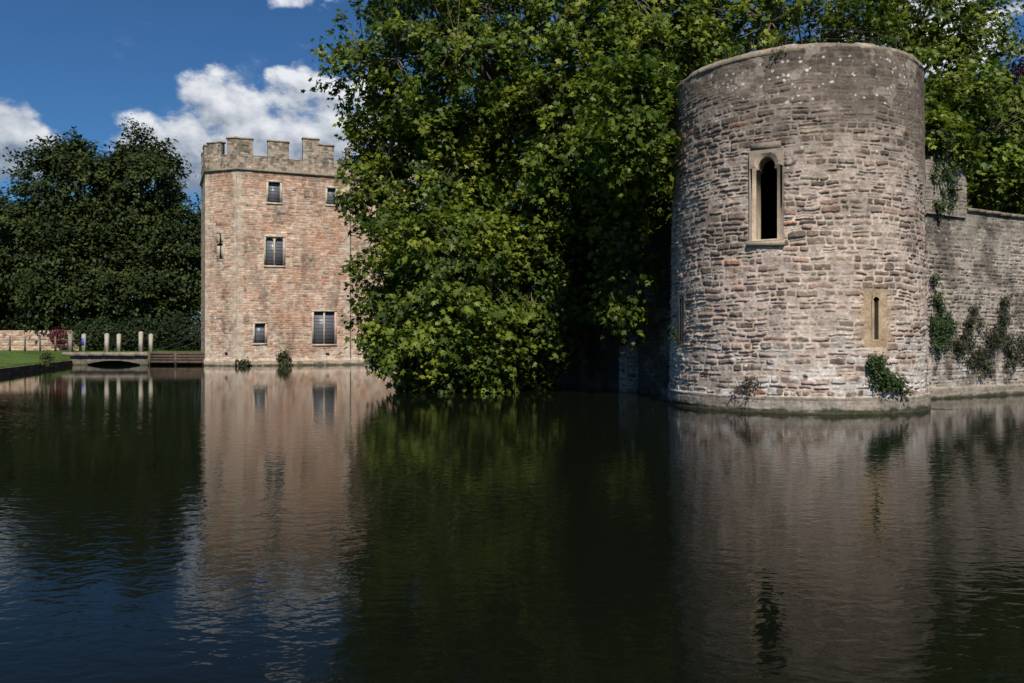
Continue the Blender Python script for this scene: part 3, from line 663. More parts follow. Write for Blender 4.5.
g.add([(s0[0], s0[1], 6.7), (SB[0], SB[1], 6.7), (bk1[0], bk1[1], 6.7), (bk0[0], bk0[1], 6.7)], [(0, 3, 2, 1)], (.2, .17, .14))
g.build('raised_section', M_stone, WR)

# left castle wall running back to the gatehouse
LW0 = np.array([7.0, 29.2]); LW1 = np.array([-10.2, 72.6]); dL = (LW1 - LW0) / np.linalg.norm(LW1 - LW0); nL = np.array([dL[1], -dL[0]]) * -1
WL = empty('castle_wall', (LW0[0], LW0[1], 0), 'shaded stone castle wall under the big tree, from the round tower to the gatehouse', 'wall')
g = G(); flat_wall(g, LW1, LW0, -.4, 6.6, .06, 220, shader=lambda U, V_, H, C, D: (H, mixc(C * .6, (.05, .05, .032), sm(fbm(U, V_, 1, 3), .32, .55) * .75)), **WKW)  # stone colour darkened to deepen the tree's shade, plus patches of dark growth
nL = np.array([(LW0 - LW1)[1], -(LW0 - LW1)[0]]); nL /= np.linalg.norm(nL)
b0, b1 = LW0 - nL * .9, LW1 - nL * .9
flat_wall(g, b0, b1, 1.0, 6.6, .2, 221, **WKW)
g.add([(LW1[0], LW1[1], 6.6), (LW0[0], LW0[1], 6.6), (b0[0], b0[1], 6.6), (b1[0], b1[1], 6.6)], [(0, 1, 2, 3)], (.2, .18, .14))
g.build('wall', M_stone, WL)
def buttress(t, name='buttress'):
    c = LW0 + dL * t; g = G(); a = c - dL * .3; b_ = c + dL * .3; o_ = nL * .6
    zt = 1.9
    flat_wall(g, a + o_, a, -.4, zt, .03, 230, **WKW)          # faces the camera side
    flat_wall(g, b_ + o_, a + o_, -.4, zt - .5, .03, 231, **WKW)
    flat_wall(g, b_, b_ + o_, -.4, zt, .1, 232, **WKW)
    q = [(b_ + o_, zt - .5), (a + o_, zt - .5), (a, zt + .4), (b_, zt + .4)]
    g.add([(p_[0], p_[1], z) for p_, z in q], [(0, 1, 2, 3)], (.22, .19, .15))
    g.build(name, M_stone, WL)
buttress(4.9); buttress(13.5); buttress(24)

# ------------------------------------------------------------------ gatehouse
GA = np.array([-23.4, 68.0]); d1 = np.array([.9239, .3827]); d0 = np.array([-.9239, .3827])
GB = GA + d0 * 3.45; GC = GB + np.array([-.405, .914]) * 6.5; GP = GA + d1 * 9.6; GE = GA + d1 * 15.6
n1v = np.array([.3827, -.9239]); GP2 = GP - n1v * .25; GE2 = GE - n1v * .25
GF = GE - n1v * 9; GD = GC + d1 * 3.0 + np.array([-.38, .92]) * 1
def tx_(px):                      # metres along the main face for a viewing direction
    r = (px - 512) / 800; return (r * 68 + 23.4) / (.9239 - .3827 * r)
def zy(px, py):
    t = tx_(px); return EYE + (341.5 - py) / 800 * (68 + .3827 * t)
GH = empty('gatehouse', (GA[0], GA[1], 0), 'pink stone castle gatehouse with battlements and leaded windows standing in the water', 'gatehouse')
GPAL = [(.44, .30, .22, 4), (.50, .36, .27, 3), (.36, .19, .12, 1.5), (.54, .42, .33, 3), (.22, .16, .13, 1.3), (.44, .24, .155, 2.4)]
GKW = dict(hc=(.14, .27), wc=(.25, .85), pal=GPAL, mortar=(.48, .38, .30), relief=.04, joint=.04, warp=.05, edge=.03, fill=.35)
def sh_gate(quoin0, quoin1, L_):
    def f(U, V_, H, C, D):
        C = C * (.72 + .56 * fbm(U, V_, 2.2, 51))[..., None]; C = C * (1 - .35 * sm(fbm(U, V_ * .35, .7, 63, 5), .56, .68))[..., None]
        C = mixc(C, (.54, .42, .33), sm(fbm(U, V_, 1.3, 53, 5), .48, .62) * .35)
        C = mixc(C, (.44, .21, .12), sm(fbm(U, V_, 1.3, 54, 5), .50, .62) * .5 * D)
        grey = sm(fbm(U, V_ * 1.5, .5, 55, 4), .52, .64) * sm(-V_ , -5.0, -1.0); C = mixc(C, (.22, .19, .16), grey * .45 * D)
        pale = sm(fbm(U, V_, .8, 57), .45, .65) * sm(-V_, -3.0, -.8); C = mixc(C, (.56, .50, .43), pale * .5)
        row = np.floor(V_ / .42); qa = .36 + .22 * (row % 2); qm = np.zeros_like(U)
        if quoin0: qm = np.maximum(qm, sm(qa - U, -.02, .02))
        if quoin1: qm = np.maximum(qm, sm(U - (L_ - qa), -.02, .02))
        jn = 1 - .25 * sm(np.abs(V_ / .42 % 1 - .5), .44, .5)
        qc = np.array([.50, .42, .33]) * (.85 + .3 * (np.sin(row * 57.3) * 437 % 1))[..., None] * jn[..., None]
        qm = qm * (.35 + .6 * sm(fbm(U, V_, .8, 61), .35, .55)); C = C * (1 - qm[..., None]) + qc * qm[..., None]; H = H * (1 - qm) + .02 * qm
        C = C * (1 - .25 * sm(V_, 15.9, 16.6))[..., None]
        # sloping plinth at the waterline
        pm = sm(-V_, -.62, -.42); H = H + pm * .16; C = mixc(C, (.42, .36, .29), pm * .7)
        C = mixc(C, (.07, .065, .04), sm(-V_ + .55 * (fbm(U, V_, .7, 22) - .5), -.28, -.06) * .9)
        return H, C
    return f
cuts1 = [(tx_(268), tx_(280.5), zy(274, 203), zy(274, 182)), (tx_(265.5), tx_(283.5), zy(274, 266), zy(274, 237)),
         (tx_(313.5), tx_(335), zy(324, 344.5), zy(324, 311.5)), (tx_(254.5), tx_(265.5), zy(260, 343.5), zy(260, 323.5)),
         (tx_(327), tx_(336), zy(331, 205), zy(331, 188))]
g = G(); ZC = 16.7
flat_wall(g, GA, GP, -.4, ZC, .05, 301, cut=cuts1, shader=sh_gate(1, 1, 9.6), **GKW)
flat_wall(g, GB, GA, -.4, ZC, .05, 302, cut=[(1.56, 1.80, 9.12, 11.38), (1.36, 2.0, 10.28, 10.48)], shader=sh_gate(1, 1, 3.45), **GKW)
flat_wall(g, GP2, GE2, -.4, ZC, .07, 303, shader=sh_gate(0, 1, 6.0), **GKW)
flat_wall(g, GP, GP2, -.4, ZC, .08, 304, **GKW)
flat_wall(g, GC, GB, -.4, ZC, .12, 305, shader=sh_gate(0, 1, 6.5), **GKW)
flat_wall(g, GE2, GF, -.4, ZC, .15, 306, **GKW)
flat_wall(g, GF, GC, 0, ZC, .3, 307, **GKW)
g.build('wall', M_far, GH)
# cornice (string course) following the outline
def band(g, pts, z0, z1, out_, col, inner=.5, top=True):
    pts = [np.array(p_) for p_ in pts]
    k = len(pts); off = []
    def nrm_(a, b_): d = (b_ - a) / np.linalg.norm(b_ - a); return np.array([d[1], -d[0]])
    for i in range(k):
        ns_ = []
        if i > 0: ns_.append(nrm_(pts[i - 1], pts[i]))
        if i < k - 1: ns_.append(nrm_(pts[i], pts[i + 1]))
        m = sum(ns_); m = m / np.linalg.norm(m); m = m / max(.5, m @ ns_[0]); off.append(m)
    for i in range(k - 1):
        a, b_, ma, mb = pts[i], pts[i + 1], off[i], off[i + 1]
        q = lambda p_, m, o_, z: (p_[0] + m[0] * o_, p_[1] + m[1] * o_, z)
        v = [q(a, ma, out_, z0), q(b_, mb, out_, z0), q(b_, mb, out_, z1), q(a, ma, out_, z1), q(a, ma, -inner, z0), q(b_, mb, -inner, z0), q(b_, mb, -inner, z1), q(a, ma, -inner, z1)]
        g.add(v, [(0, 1, 2, 3), (3, 2, 6, 7), (5, 4, 7, 6), (1, 0, 4, 5), (0, 3, 7, 4), (2, 1, 5, 6)], col)
ring = [GC, GB, GA, GP]; ring2 = [GP2, GE2]
g = G(); band(g, ring, ZC - .02, ZC + .16, .16, (.26, .22, .17)); band(g, ring2, ZC - .02, ZC + .16, .16, (.26, .22, .17)); g.build('cornice', M_far, GH)
# parapet with merlons, masonry front
PPAL = [(.27, .21, .155, 3), (.35, .27, .20, 2), (.14, .112, .087, 2), (.40, .28, .20, 1.5)]
PKW = dict(hc=(.18, .3), wc=(.35, .8), pal=PPAL, mortar=(.36, .31, .25), relief=.035, joint=.03, warp=.04, edge=.03)
g = G()
def parapet(p0, p1, z0, zc, merl, seed, th=.45):
    """merl: list (u0,u1,ztop)"""
    p0 = np.array(p0); p1 = np.array(p1); Lw = np.linalg.norm(p1 - p0); d = (p1 - p0) / Lw; nn = np.array([d[1], -d[0]])
    us_ = sorted(set([0, Lw] + [m[0] for m in merl] + [m[1] for m in merl])); us_ = [u for u in us_ if 0 <= u <= Lw]
    for a, b_ in zip(us_[:-1], us_[1:]):
        if b_ - a < .01: continue
        m = [q for q in merl if q[0] <= (a + b_) / 2 <= q[1]]; zt = m[0][2] if m else zc
        flat_wall(g, p0 + d * a, p0 + d * b_, z0, zt, .06, seed, shader=lambda U, V_, H, C, D: (H + .04 * (fbm(U + a, V_, .4, 6) - .5), mixc(mixc(C, (.07, .06, .05), sm(fbm(U + a, V_, .7, 8), .5, .65) * .6), (.42, .40, .34), sm(vn(U + a, V_, .25, 5), .72, .85) * .6)), **PKW)
        A, B = p0 + d * a, p0 + d * b_; A2, B2 = A - nn * th, B - nn * th
        q = lambda p_, z: (p_[0], p_[1], z)
        g.add([q(A, z0), q(B, z0), q(B2, z0), q(A2, z0), q(A, zt), q(B, zt), q(B2, zt), q(A2, zt)], [(7, 6, 2, 3), (6, 5, 1, 2), (4, 7, 3, 0)], (.28, .24, .19))
        c = (A + B) / 2 - nn * th / 2
        e = .06 if m else .02
        cap = G(); cap.box((c[0], c[1], zt + (.07 if m else .04) + random.uniform(-.05, .04)), ((b_ - a) / 2 + e, th / 2 + e + .02, .07 if m else .04), [(d[0], d[1], 0), (nn[0], nn[1], 0), (0, 0, 1)], np.array([.38, .30, .215]) * random.uniform(.8, 1.1)); cap.build('parapet_cap', M_far, GH)
zt = 19.35; zcr = 17.95; Lm = 9.6
parapet(GA, GP, ZC + .16, zcr, [(0, tx_(253), zt), (tx_(268), tx_(289), zt), (tx_(303), tx_(319), zt + .55), (tx_(319), tx_(334), zt + .1), (tx_(346), 9.6, zt)], 320)
parapet(GB, GA, ZC + .16, zcr, [(.25, 1.75, zt - .2), (2.4, 3.45, zt)], 321)
parapet(GC, GB, ZC + .16, zcr, [(.8, 2.2, zt), (3.6, 5.0, zt)], 322)
parapet(GP2, GE2, ZC + .16, zcr, [(1.0, 2.4, zt), (3.8, 5.2, zt)], 323)
parapet(GE2, GF, ZC + .16, zcr, [(.8, 2.2, zt), (3.8, 5.2, zt)], 324)
parapet(GF, GC, ZC + .16, zcr, [(1.0, 2.8, zt), (4.4, 6.2, zt), (8, 9.6, zt), (11.5, 13, zt)], 325)
g.build('parapet', M_far, GH)
g = G(); g.add([(p_[0], p_[1], ZC + .2) for p_ in (GA, GP, GP2, GE2, GF, GC, GB)], [tuple(range(7))], (.1, .1, .1)); g.build('roof', M_lead, GH)
# inner backing so nothing shows through the openings
g = G(); pin = [GA - n1v * .45 + d1 * .2, GP - n1v * .45 - d1 * .1]
a, b_ = pin; g.add([(a[0], a[1], -.3), (b_[0], b_[1], -.3), (b_[0], b_[1], 16.5), (a[0], a[1], 16.5)], [(0, 1, 2, 3)]); 
nB = np.array([-.3827, -.9239]); a, b_ = GB - nB * .45 + np.array([.3, 0]), GA - nB * .45
g.add([(a[0], a[1], -.3), (b_[0], b_[1], -.3), (b_[0], b_[1], 16.5), (a[0], a[1], 16.5)], [(0, 1, 2, 3)])
g.build('inner_wall', M_dark, GH)
# windows
def gate_window(u0, u1, z0, z1, lights=1, arch=False, lat=(4, 6), p0=GA, d=d1, nn=n1v):
    s3 = np.array([d[0], d[1], 0]); n3 = np.array([nn[0], nn[1], 0]); up = np.array([0, 0, 1.])
    ax = [s3, n3, up]; fc = (.50, .42, .33); fw = .17
    o_ = np.array([p0[0], p0[1], 0]); cu = (u0 + u1) / 2; cz = (z0 + z1) / 2; hw = (u1 - u0) / 2; hz = (z1 - z0) / 2
    fr = G(); P_ = lambda u, z, dd: o_ + s3 * u + up * z + n3 * dd
    for sg in (-1, 1): fr.box(P_(cu + sg * (hw + fw / 2 - .03), cz, -.02), (fw / 2, .09, hz + .0), ax, jitter_col(fc))
    fr.box(P_(cu, z1 + fw / 2 - .03, -.018), (hw + fw, .09, fw / 2), ax, fc); fr.box(P_(cu, z0 - fw / 2 + .04, -.01), (hw + fw, .10, fw / 2), ax, fc)
    for sg in (-1, 1): fr.box(P_(cu + sg * (hw - .02), cz, -.20), (.03, .1, hz - .04), ax, (.35, .29, .23))
    f_ = fr.build('window', M_dress, GH)
    pn = G(); pn.box(P_(cu, cz, -.22), (hw + .02, .01, hz + .02), ax, (.03, .03, .04)); pn.build('pane', M_glass, f_)
    lt = G(); nw = lat[0] * lights
    for k in range(1, nw): lt.box(P_(u0 + (u1 - u0) * k / nw, cz, -.20), (.017, .012, hz), ax, (.03, .03, .03))
    for k in range(1, lat[1]): lt.box(P_(cu, z0 + (z1 - z0) * k / lat[1], -.197), (hw, .012, .017), ax, (.03, .03, .03))
    lt.build('leading', M_lead, f_)
    if lights > 1:
        ml = G(); ml.box(P_(cu, cz, -.10), (.065, .09, hz), ax, fc); ml.build('mullion', M_dress, f_)
    if arch:
        ah = G(); lw = hw - .065
        for sg in (-1, 1):
            c_ = P_(cu + sg * (hw / 2 + .03), 0, 0)
            hh = lw / 2 + .03
            strips(ah, c_, s3, n3, hh, lambda x_: z1 - .55 + .50 * math.sqrt(max(0, 1 - (abs(x_) / hh) ** 1.6)), z1 + .01, -.05, -.19, fc, 12)
        ah.build('tracery', M_dress, f_)
gate_window(*cuts1[0], lat=(4, 7)); gate_window(*cuts1[1], lights=2, arch=True, lat=(3, 9)); gate_window(*cuts1[2], lights=2, lat=(4, 10), arch=False); gate_window(*cuts1[3], lat=(2, 5)); gate_window(*cuts1[4], lat=(3, 6))
# cross slit surround in the angled face
nB3 = np.array([-.3827, -.9239, 0]); sB3 = np.array([.9239, -.3827, 0]); oB = np.array([GB[0], GB[1], 0])
g = G()
for (u, z, hu, hz) in [(1.45, 9.70, .14, .59), (1.91, 9.70, .14, .59), (1.45, 10.92, .14, .45), (1.91, 10.92, .14, .45), (1.68, 9.06, .37, .09), (1.68, 11.42, .37, .09)]:
    g.box(oB + sB3 * u + nB3 * -.02 + np.array([0, 0, z]), (hu, .06, hz), [sB3, nB3, (0, 0, 1)], (.42, .36, .28))
g.build('cross_slit', M_dress, GH)
g = G()     # slim tube for the shadow line and buttress at the junction, drain holes
for (u, z) in [(tx_(327.5), .95)]: g.box(np.array([GA[0], GA[1], 0]) + np.array([d1[0], d1[1], 0]) * u + np.array([n1v[0], n1v[1], 0]) * .02 + np.array([0, 0, z]), (.16, .03, .12), [(d1[0], d1[1], 0), (n1v[0], n1v[1], 0), (0, 0, 1)], (.03, .03, .03))
g.build('drain_hole', M_dark, GH); g = G()
g.box(oB + sB3 * 2.35 + nB3 * .02 + np.array([0, 0, 1.05]), (.13, .03, .12), [sB3, nB3, (0, 0, 1)], (.03, .03, .03))
g.build('drain_hole', M_dark, GH)
g = G(); q = np.array([GP[0], GP[1], 0]) + np.array([d1[0], d1[1], 0]) * .10 - np.array([n1v[0], n1v[1], 0]) * .17
g.tube([q + (0, 0, .6), q + (0, 0, 16.5)], .045, 8, (.2, .17, .14)); g.build('shadow_line', M_dress, GH)  # slim tube added to draw the faint shadow line at the junction

# ------------------------------------------------------------------ bridge
BR0 = np.array([-39.2, 71.0]); BR1 = GB + np.array([.1, .3]); dB = (BR1 - BR0); LB = np.linalg.norm(dB); dB /= LB; nBr = np.array([dB[1], -dB[0]])
BR = empty('bridge', (BR0[0], BR0[1], 0), 'low stone and timber bridge crossing the moat to the gatehouse', 'bridge')
ax = [(dB[0], dB[1], 0), (nBr[0], nBr[1], 0), (0, 0, 1)]
def bp(u, d, z): p_ = BR0 + dB * u + nBr * d; return np.array([p_[0], p_[1], z])
WD = 3.4; UJ = LB * .575
g = G()     # stone span with flat segmental arch
def archz(u): 
    c, hw_ = 4.1, 2.5; t = (u - c) / hw_
    return -.4 if abs(t) >= 1 else .08 + .32 * (1 - t * t)
nu = 160; nvv = 14; U, K = np.meshgrid(np.linspace(0, UJ, nu), np.linspace(0, 1, nvv))
zlo = np.vectorize(archz)(U); ZZ = zlo + (.78 - zlo) * K
H, C, D = masonry(U, ZZ, 401, (.12, .2), (.25, .6), [(.15, .13, .10, 2), (.20, .17, .13, 2), (.11, .10, .08, 1)], (.16, .14, .11), .03)
C = mixc(C, (.05, .05, .03), sm(-ZZ, -.2, -.05) * .8)
for side, dd in ((1, 0), (-1, -WD)):
    XY = BR0 + dB * U[..., None] + nBr * (dd + side * H)[..., None]
    g.add(np.concatenate([XY, ZZ[..., None]], -1).reshape(-1, 3), grid_faces(nvv, nu) if side > 0 else grid_faces(nvv, nu)[:, ::-1], C.reshape(-1, 3))
lo = np.stack([bp(u, 0, archz(u)) for u in np.linspace(0, UJ, nu)]); lo2 = np.stack([bp(u, -WD, archz(u)) for u in np.linspace(0, UJ, nu)])
g.add(np.concatenate([lo, lo2]), grid_faces(2, nu)[:, ::-1], (.1, .09, .07)); 
g.build('arch_span', M_stone, BR)
g = G()
u = -.6
while u < UJ - .05:
    ln_ = random.uniform(1.1, 1.7); ln_ = min(ln_, UJ - u)
    g.box(bp(u + ln_ / 2, .06, .96 + random.uniform(-.01, .01)), (ln_ / 2 - .01, .22, .17), ax, np.array([.25, .21, .165]) * random.uniform(.8, 1.1)); u += ln_
g.box(bp(UJ / 2, -WD / 2 - .1, .92), (UJ / 2, WD / 2 - .08, .12), ax, (.22, .2, .16)); g.build('kerb_stones', M_dress, BR)
g = G(); ZT = 1.13
for k in range(4):
    g.box(bp(UJ + (LB - UJ) * .5, .04, ZT - .12 - k * .24), ((LB - UJ) / 2 - .03, .05, .112), ax, np.array([.105, .075, .055]) * random.uniform(.8, 1.2))
g.box(bp(UJ + (LB - UJ) * .5, -WD / 2, ZT - .1), ((LB - UJ) / 2 - .03, WD / 2 - .05, .08), ax, (.14, .11, .08)); g.build('timber_side', M_wood, BR)
for u in (UJ + .12, UJ + (LB - UJ) * .47, LB - .15):
    g = G(); g.box(bp(u, .12, .46), (.10, .05, .64), ax, (.12, .09, .065)); g.build('timber_post', M_wood, BR)
# bollard posts
posts = [(70.5, .0, 'weathered stone-grey post at the lawn end of the bridge, leftmost on the bridge'), (84, -3.2, 'pale post on the bridge carrying a small blue notice'),
         (107, .0, 'pale bridge post above the middle of the stone arch'), (119, -3.2, 'pale bridge post on the far side, just right of the arch middle'),
         (141, .0, 'tallest pale bridge post, near the joint of stone and timber'), (151, -3.2, 'rightmost pale bridge post, at the start of the timber side')]
for i, (px, dd, lab) in enumerate(posts):
    r = (px - 512) / 800; q = BR0 + nBr * dd                       # where that sight line crosses the row
    u = (r * q[1] - q[0]) / (dB[0] - r * dB[1]); c = bp(u, dd, 0)
    hgt = 1.62 if i != 4 else 1.78; zb = 1.12
    pr_ = empty('bridge_post', (c[0], c[1], zb), lab, 'post', 'posts along the bridge')
    g = G(); colp = np.array([.40, .36, .29]) * (1.0 if i else .6); g.box((c[0], c[1], zb + hgt / 2 - .1), (.14, .14, hgt / 2 + .1), ax, colp)
    g.add([bp(u - .14, dd - .14, zb + hgt), bp(u + .14, dd - .14, zb + hgt), bp(u + .14, dd + .14, zb + hgt), bp(u - .14, dd + .14, zb + hgt), bp(u, dd, zb + hgt + .09)], [(1, 0, 4), (2, 1, 4), (3, 2, 4), (0, 3, 4)], colp * 1.05)
    g.build('shaft', M_wood, pr_)
    if i == 1:
        g = G(); g.box(bp(u, dd + .155, zb + .95), (.13, .012, .34), ax, (.06, .10, .42)); g.build('notice', flat_mat('blue notice', (.07, .11, .45), .5), pr_)
for i, (ua, dd, ub, lab) in enumerate([(UJ + .2, -.2, LB + .1, 'near sagging drawbridge chain rising to the gatehouse'), (UJ + .2, -3.0, LB + .1, 'far sagging drawbridge chain rising to the gatehouse')]):
    q = np.linspace(0, 1, 24); pts = np.array([bp(ua + (ub - ua) * t, dd, 1.25 + 2.3 * t - 1.3 * t * (1 - t)) for t in q]); g = G(); g.tube(pts, .035, 5, (.08, .07, .06))
    o = g.build('chain', M_iron); tag(o, lab, 'chain')

# pink garden wall behind the lawn, fence in front of it
gw0, gw1 = np.array([-66., 86.]), np.array([-45.5, 84.]); GW = empty('garden_wall', (gw0[0], gw0[1], 1.15), 'low pink stone garden wall behind the lawn at the far left', 'wall')
g = G(); flat_wall(g, gw0, gw1, 1.0, 3.25, .07, 410, shader=lambda U, V_, H, C, D: (H, C * .95), **GKW)
g.box(((gw0 + gw1)[0] / 2, (gw0 + gw1)[1] / 2 + .27, 2.1), (10.3, .22, 1.1), [(.9953, -.0971, 0), (.0971, .9953, 0), (0, 0, 1)], (.4, .3, .24)); g.build('wall', M_far, GW)
FN = empty('lawn_fence', (-52, 79, 1.2), 'post and rail fence along the back of the lawn before the pink wall', 'fence')
g = G(); fa, fb = np.array([-58., 78.5]), np.array([-42.2, 76.5])
for k in range(11):
    p_ = fa + (fb - fa) * k / 10; g = G(); g.box((p_[0], p_[1], 1.85), (.06, .06, .7), None, np.array([.19, .16, .12]) * random.uniform(.8, 1.2)); g.build('post', M_wood, FN)
for hz in (1.75, 2.25):
    g = G(); g.tube([(fa[0], fa[1], hz), ((fa + fb)[0] / 2, (fa + fb)[1] / 2, hz - .03), (fb[0], fb[1], hz)], .03, 5, (.14, .12, .09)); g.build('rail', M_wood, FN)

# ------------------------------------------------------------------ shrubs and wall plants
shs = [((-63, 90, 3.2), (4, 2, 2.2), 'dark hedge bush above the pink garden wall at the left edge'), ((-41.5, 80, 2.6), (2.6, 1.8, 1.6), 'rounded dark bush at the end of the pink garden wall'),
       ((-37, 79, 2.6), (2.4, 1.6, 1.7), 'dark bush behind the middle bridge posts'), ((-32, 79.5, 3.0), (3.2, 1.6, 2.1), 'dark bush behind the timber part of the bridge'), ((-52, 88, 3.3), (5, 1.6, 1.7), 'dark ivy-like bush overhanging the top of the pink garden wall')]
for i, (c, r, lab) in enumerate(shs): shrub('bush', c, r, 190, .28, [(.016, .028, .009), (.022, .036, .011), (.012, .022, .008)] if i not in (1,) else [(.026, .045, .012), (.02, .036, .01)], lab, 'bush', 'bushes behind the bridge', seed=60 + i, cs=(.35, .3), nleaf=30)
shrub('red_shrub', (-46.6, 82.3, 2.4), (.9, .6, 1.0), 50, .22, [(.10, .018, .02), (.07, .015, .02)], 'small dark red-leaved shrub in front of the pink garden wall', 'shrub', seed=70, cs=(.2, .2))
shrub('bank_plant', (-34.4, 59.2, .8), (.35, .35, .45), 22, .16, [(.07, .09, .03)], 'scruffy tuft of plants on the lawn edge at the water', 'plant', seed=71, cs=(.12, .15))
shrub('waterline_plant', (-19.65, 69.05, .45), (.45, .3, .85), 34, .22, [(.09, .09, .05), (.07, .08, .035)], 'grey-green tuft growing at the waterline of the gatehouse', 'plant', seed=72, cs=(.14, .2))
shrub('waterline_plant', (-22.7, 67.95, .2), (.55, .25, .3), 14, .2, [(.06, .07, .03)], 'small low tuft at the foot of the gatehouse corner', 'plant', seed=73, cs=(.12, .12))
def tow_pt(az_, z, off=.05): a = R(az_); r = tow_r(z) + off; return (CT[0] + r * math.sin(a), CT[1] - r * math.cos(a), z)
def wallplant(name, c, nn, r, nc, leaf, pal, label, seed, cs=.07, nleaf=26):
    n3 = np.array([nn[0], nn[1], 0.]); return shrub(name, c, r, nc, leaf, pal, label, 'plant', 'plants growing on the walls', seed=seed, cs=(cs, cs), nleaf=nleaf, flat=n3)
IV = [(.040, .070, .02), (.030, .055, .017), (.055, .085, .028)]
IVD = [(.045, .055, .026), (.032, .040, .020), (.065, .062, .036)]
a15 = (math.sin(R(16)), -math.cos(R(16)))
def multi(name, spots, label, pal, seed, leaf=.085):
    """one plant made of several sprays creeping over a wall face; spots: (point, normal, radius, clusters)"""
    rg = np.random.default_rng(seed); c0 = np.array(spots[0][0]); root = empty(name, tuple(c0), label, 'plant', 'plants growing on the walls')
    st = G(); lg = G(); prev = c0; LP = []; LN = []; LC = []; LS = []
    for (c, nn, r, nc) in spots:
        c = np.array(c, float); n3 = np.array([nn[0], nn[1], 0.]); s3 = np.array([-nn[1], nn[0], 0.])
        st.tube([prev, (prev + c) / 2 + n3 * .05, c + n3 * .02], .012, 4, (.09, .07, .05)); prev = c
        for _ in range(int(nc * 1.3)):
            a = rg.uniform(0, 6.28); q = r * math.sqrt(rg.random()) * rg.uniform(.8, 1.4); p_ = c + s3 * math.cos(a) * q + np.array([0, 0, 1.]) * math.sin(a) * q + n3 * rg.uniform(.05, .22)
            m_ = 22; lp = p_ + rg.normal(size=(m_, 3)) * .075; LP.append(lp); LN.append(n3 * .7 + np.array([0, 0, .6]) + rg.normal(size=(m_, 3)) * .45)
            LC.append(np.array(pal[rg.integers(len(pal))]) * rg.uniform(.65, 1.35, (m_, 1))); LS.append(leaf * rg.uniform(.6, 1.4, m_))
    leaves(lg, np.concatenate(LP), np.concatenate(LN), np.concatenate(LS), np.concatenate(LC), 'rhomb', .4, rg)
    st.build('stems', M_bark, root); lg.build('foliage', M_leaf2, root)
def tn(az_): a = R(az_); return (math.sin(a), -math.cos(a))
multi('ivy', [(tow_pt(14, 1.45), tn(14), .22, 16), (tow_pt(14.5, 1.15), tn(14), .27, 20), (tow_pt(19, .95), tn(19), .2, 12), (tow_pt(24, .92), tn(24), .15, 8), (tow_pt(28, .7), tn(28), .09, 3)], 'bright green ivy creeping low on the round tower below the arrow slit', IV, 81)
multi('dry_plant', [(tow_pt(-36, .83), tn(-36), .24, 9), (tow_pt(-39, .75), tn(-38), .16, 4)], 'brownish dried plant low on the left half of the round tower', [(.10, .08, .055), (.08, .065, .045)], 82, .06)
multi('rim_grass', [(tow_pt(-26, 10.42, .0), tn(-26), .09, 2), (tow_pt(-24, 10.44, .0), tn(-23), .07, 1)], 'little green tuft just under the rim of the round tower', [(.06, .085, .025)], 83, .07)
multi('side_fern', [(tow_pt(-80, 2.2), tn(-80), .13, 4), (tow_pt(-82, 2.5), tn(-80), .1, 3)], 'small green sprig on the left edge of the round tower', IV, 84, .07)
def rw(px, py):
    r = (px - 512) / 800; u = (r * RW0[1] - RW0[0]) / (dR[0] - r * dR[1]); p_ = RW0 + dR * u; return (p_[0] + nR[0] * .05, p_[1] + nR[1] * .05, EYE + (341.5 - py) / 800 * p_[1])
def rwp(lst): return [(rw(px, py), nR, rr, nc) for (px, py, rr, nc) in lst]
multi('wall_bush', rwp([(934, 303, .3, 12), (936, 320, .42, 22), (942, 328, .5, 26), (933, 342, .4, 18), (932, 278, .2, 6)]), 'green bush on the castle wall right against the round tower', IV, 85)
multi('wall_bush', rwp([(967, 322, .3, 12), (962, 340, .42, 20), (956, 347, .3, 10), (971, 309, .2, 6)]), 'dark bush in the middle of the castle wall, second from the round tower', IVD, 86)
multi('wall_bush', rwp([(977, 361, .42, 22), (970, 357, .25, 8), (984, 366, .22, 6)]), 'dark bush lowest on the castle wall above the water', IVD, 87)
multi('wall_bush', rwp([(991, 335, .48, 26), (988, 345, .35, 12), (978, 326, .16, 4)]), 'rounded dark bush on the castle wall, left of the tall straggling one', IVD, 88)
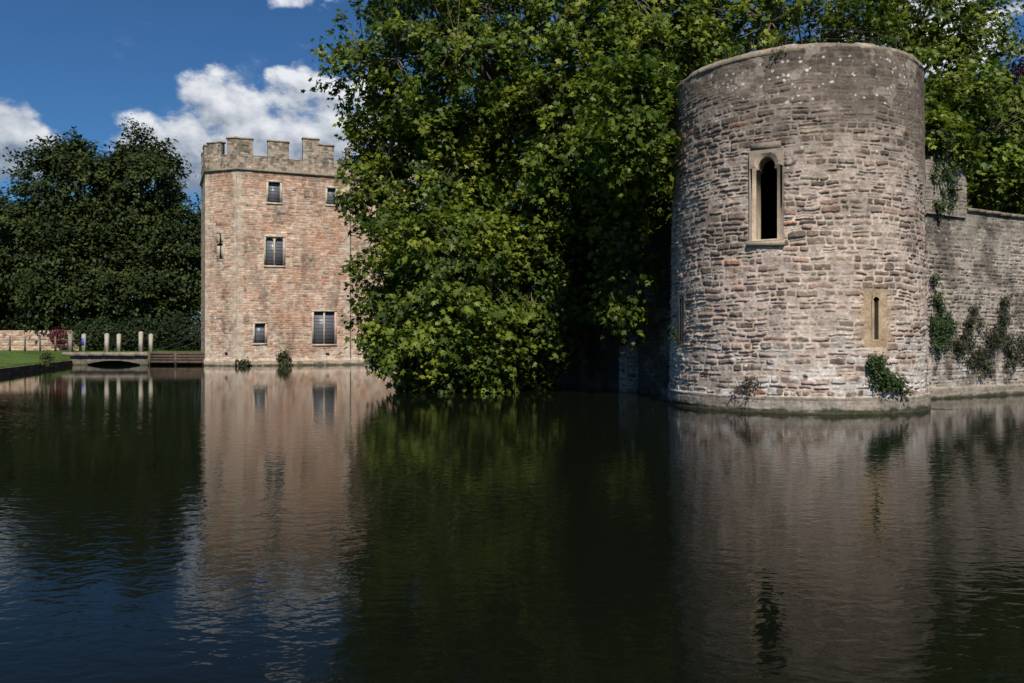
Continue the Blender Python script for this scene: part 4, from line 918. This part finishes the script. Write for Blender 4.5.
multi('wall_bush', rwp([(1003, 300, .25, 8), (1001, 313, .35, 14), (1006, 345, .4, 16), (1008, 358, .35, 10), (999, 325, .2, 5)]), 'tall straggling dark bush on the castle wall near the right edge', IVD, 89)
multi('wall_bush', rwp([(1021, 345, .4, 16), (1024, 357, .3, 8)]), 'bush on the castle wall at the very right edge', IVD, 90)
multi('wall_creeper', rwp([(946, 160, .6, 18), (938, 150, .6, 18), (938, 180, .5, 16), (948, 198, .35, 8), (935, 208, .3, 8), (955, 158, .4, 10)]), 'creeper hanging over the raised stub of wall beside the round tower', IV, 91, .11)
# waterline algae drift by the tower foot
g = G(); rg = np.random.default_rng(9)
LP = np.stack([12.9 + rg.normal(0, .35, 260), 24.6 + rg.normal(0, .2, 260), np.full(260, .012)], -1); LN = np.tile([0, 0, 1.], (260, 1)) + rg.normal(size=(260, 3)) * .1
leaves(g, LP, LN, rg.uniform(.04, .1, 260), np.tile([.10, .10, .06], (260, 1)), 'rhomb', 0, rg); o = g.build('floating_leaves', M_leaf2); tag(o, 'drift of fallen leaves floating at the right foot of the round tower', 'leaves', kind='stuff')

# rough grass along the lawn edge and tufts hanging over the stone edging
g = G(); rg = np.random.default_rng(41); nb = 5200
uu = rg.uniform(-18, Ltot * 1.0, nb); off = np.abs(rg.normal(0, .35, nb))
xy = E0 + dirE * uu[:, None] + d_out * (off - .1)[:, None]; hz = .37 + .02 * off
LP = np.stack([xy[:, 0], xy[:, 1], hz + .08], -1)
v0 = LP.copy(); ln_ = rg.uniform(.10, .30, nb); lean = rg.normal(size=(nb, 3)) * .35; lean[:, 2] = 1; lean /= np.linalg.norm(lean, axis=1)[:, None]
wd = rg.normal(size=(nb, 3)); wd[:, 2] = 0; wd /= np.linalg.norm(wd, axis=1)[:, None]; wd *= .012
v0[:, 2] -= .1
tri = np.stack([v0 - wd, v0 + wd, v0 + lean * ln_[:, None]], 1).reshape(-1, 3)
g.add(tri, np.arange(nb * 3).reshape(-1, 3), np.repeat(np.array([.07, .11, .025]) * rg.uniform(.6, 1.4, (nb, 1)), 3, 0))
o = g.build('edge_grass', M_leaf2); tag(o, 'rough grass along the stone edging of the lawn', 'grass', kind='stuff')
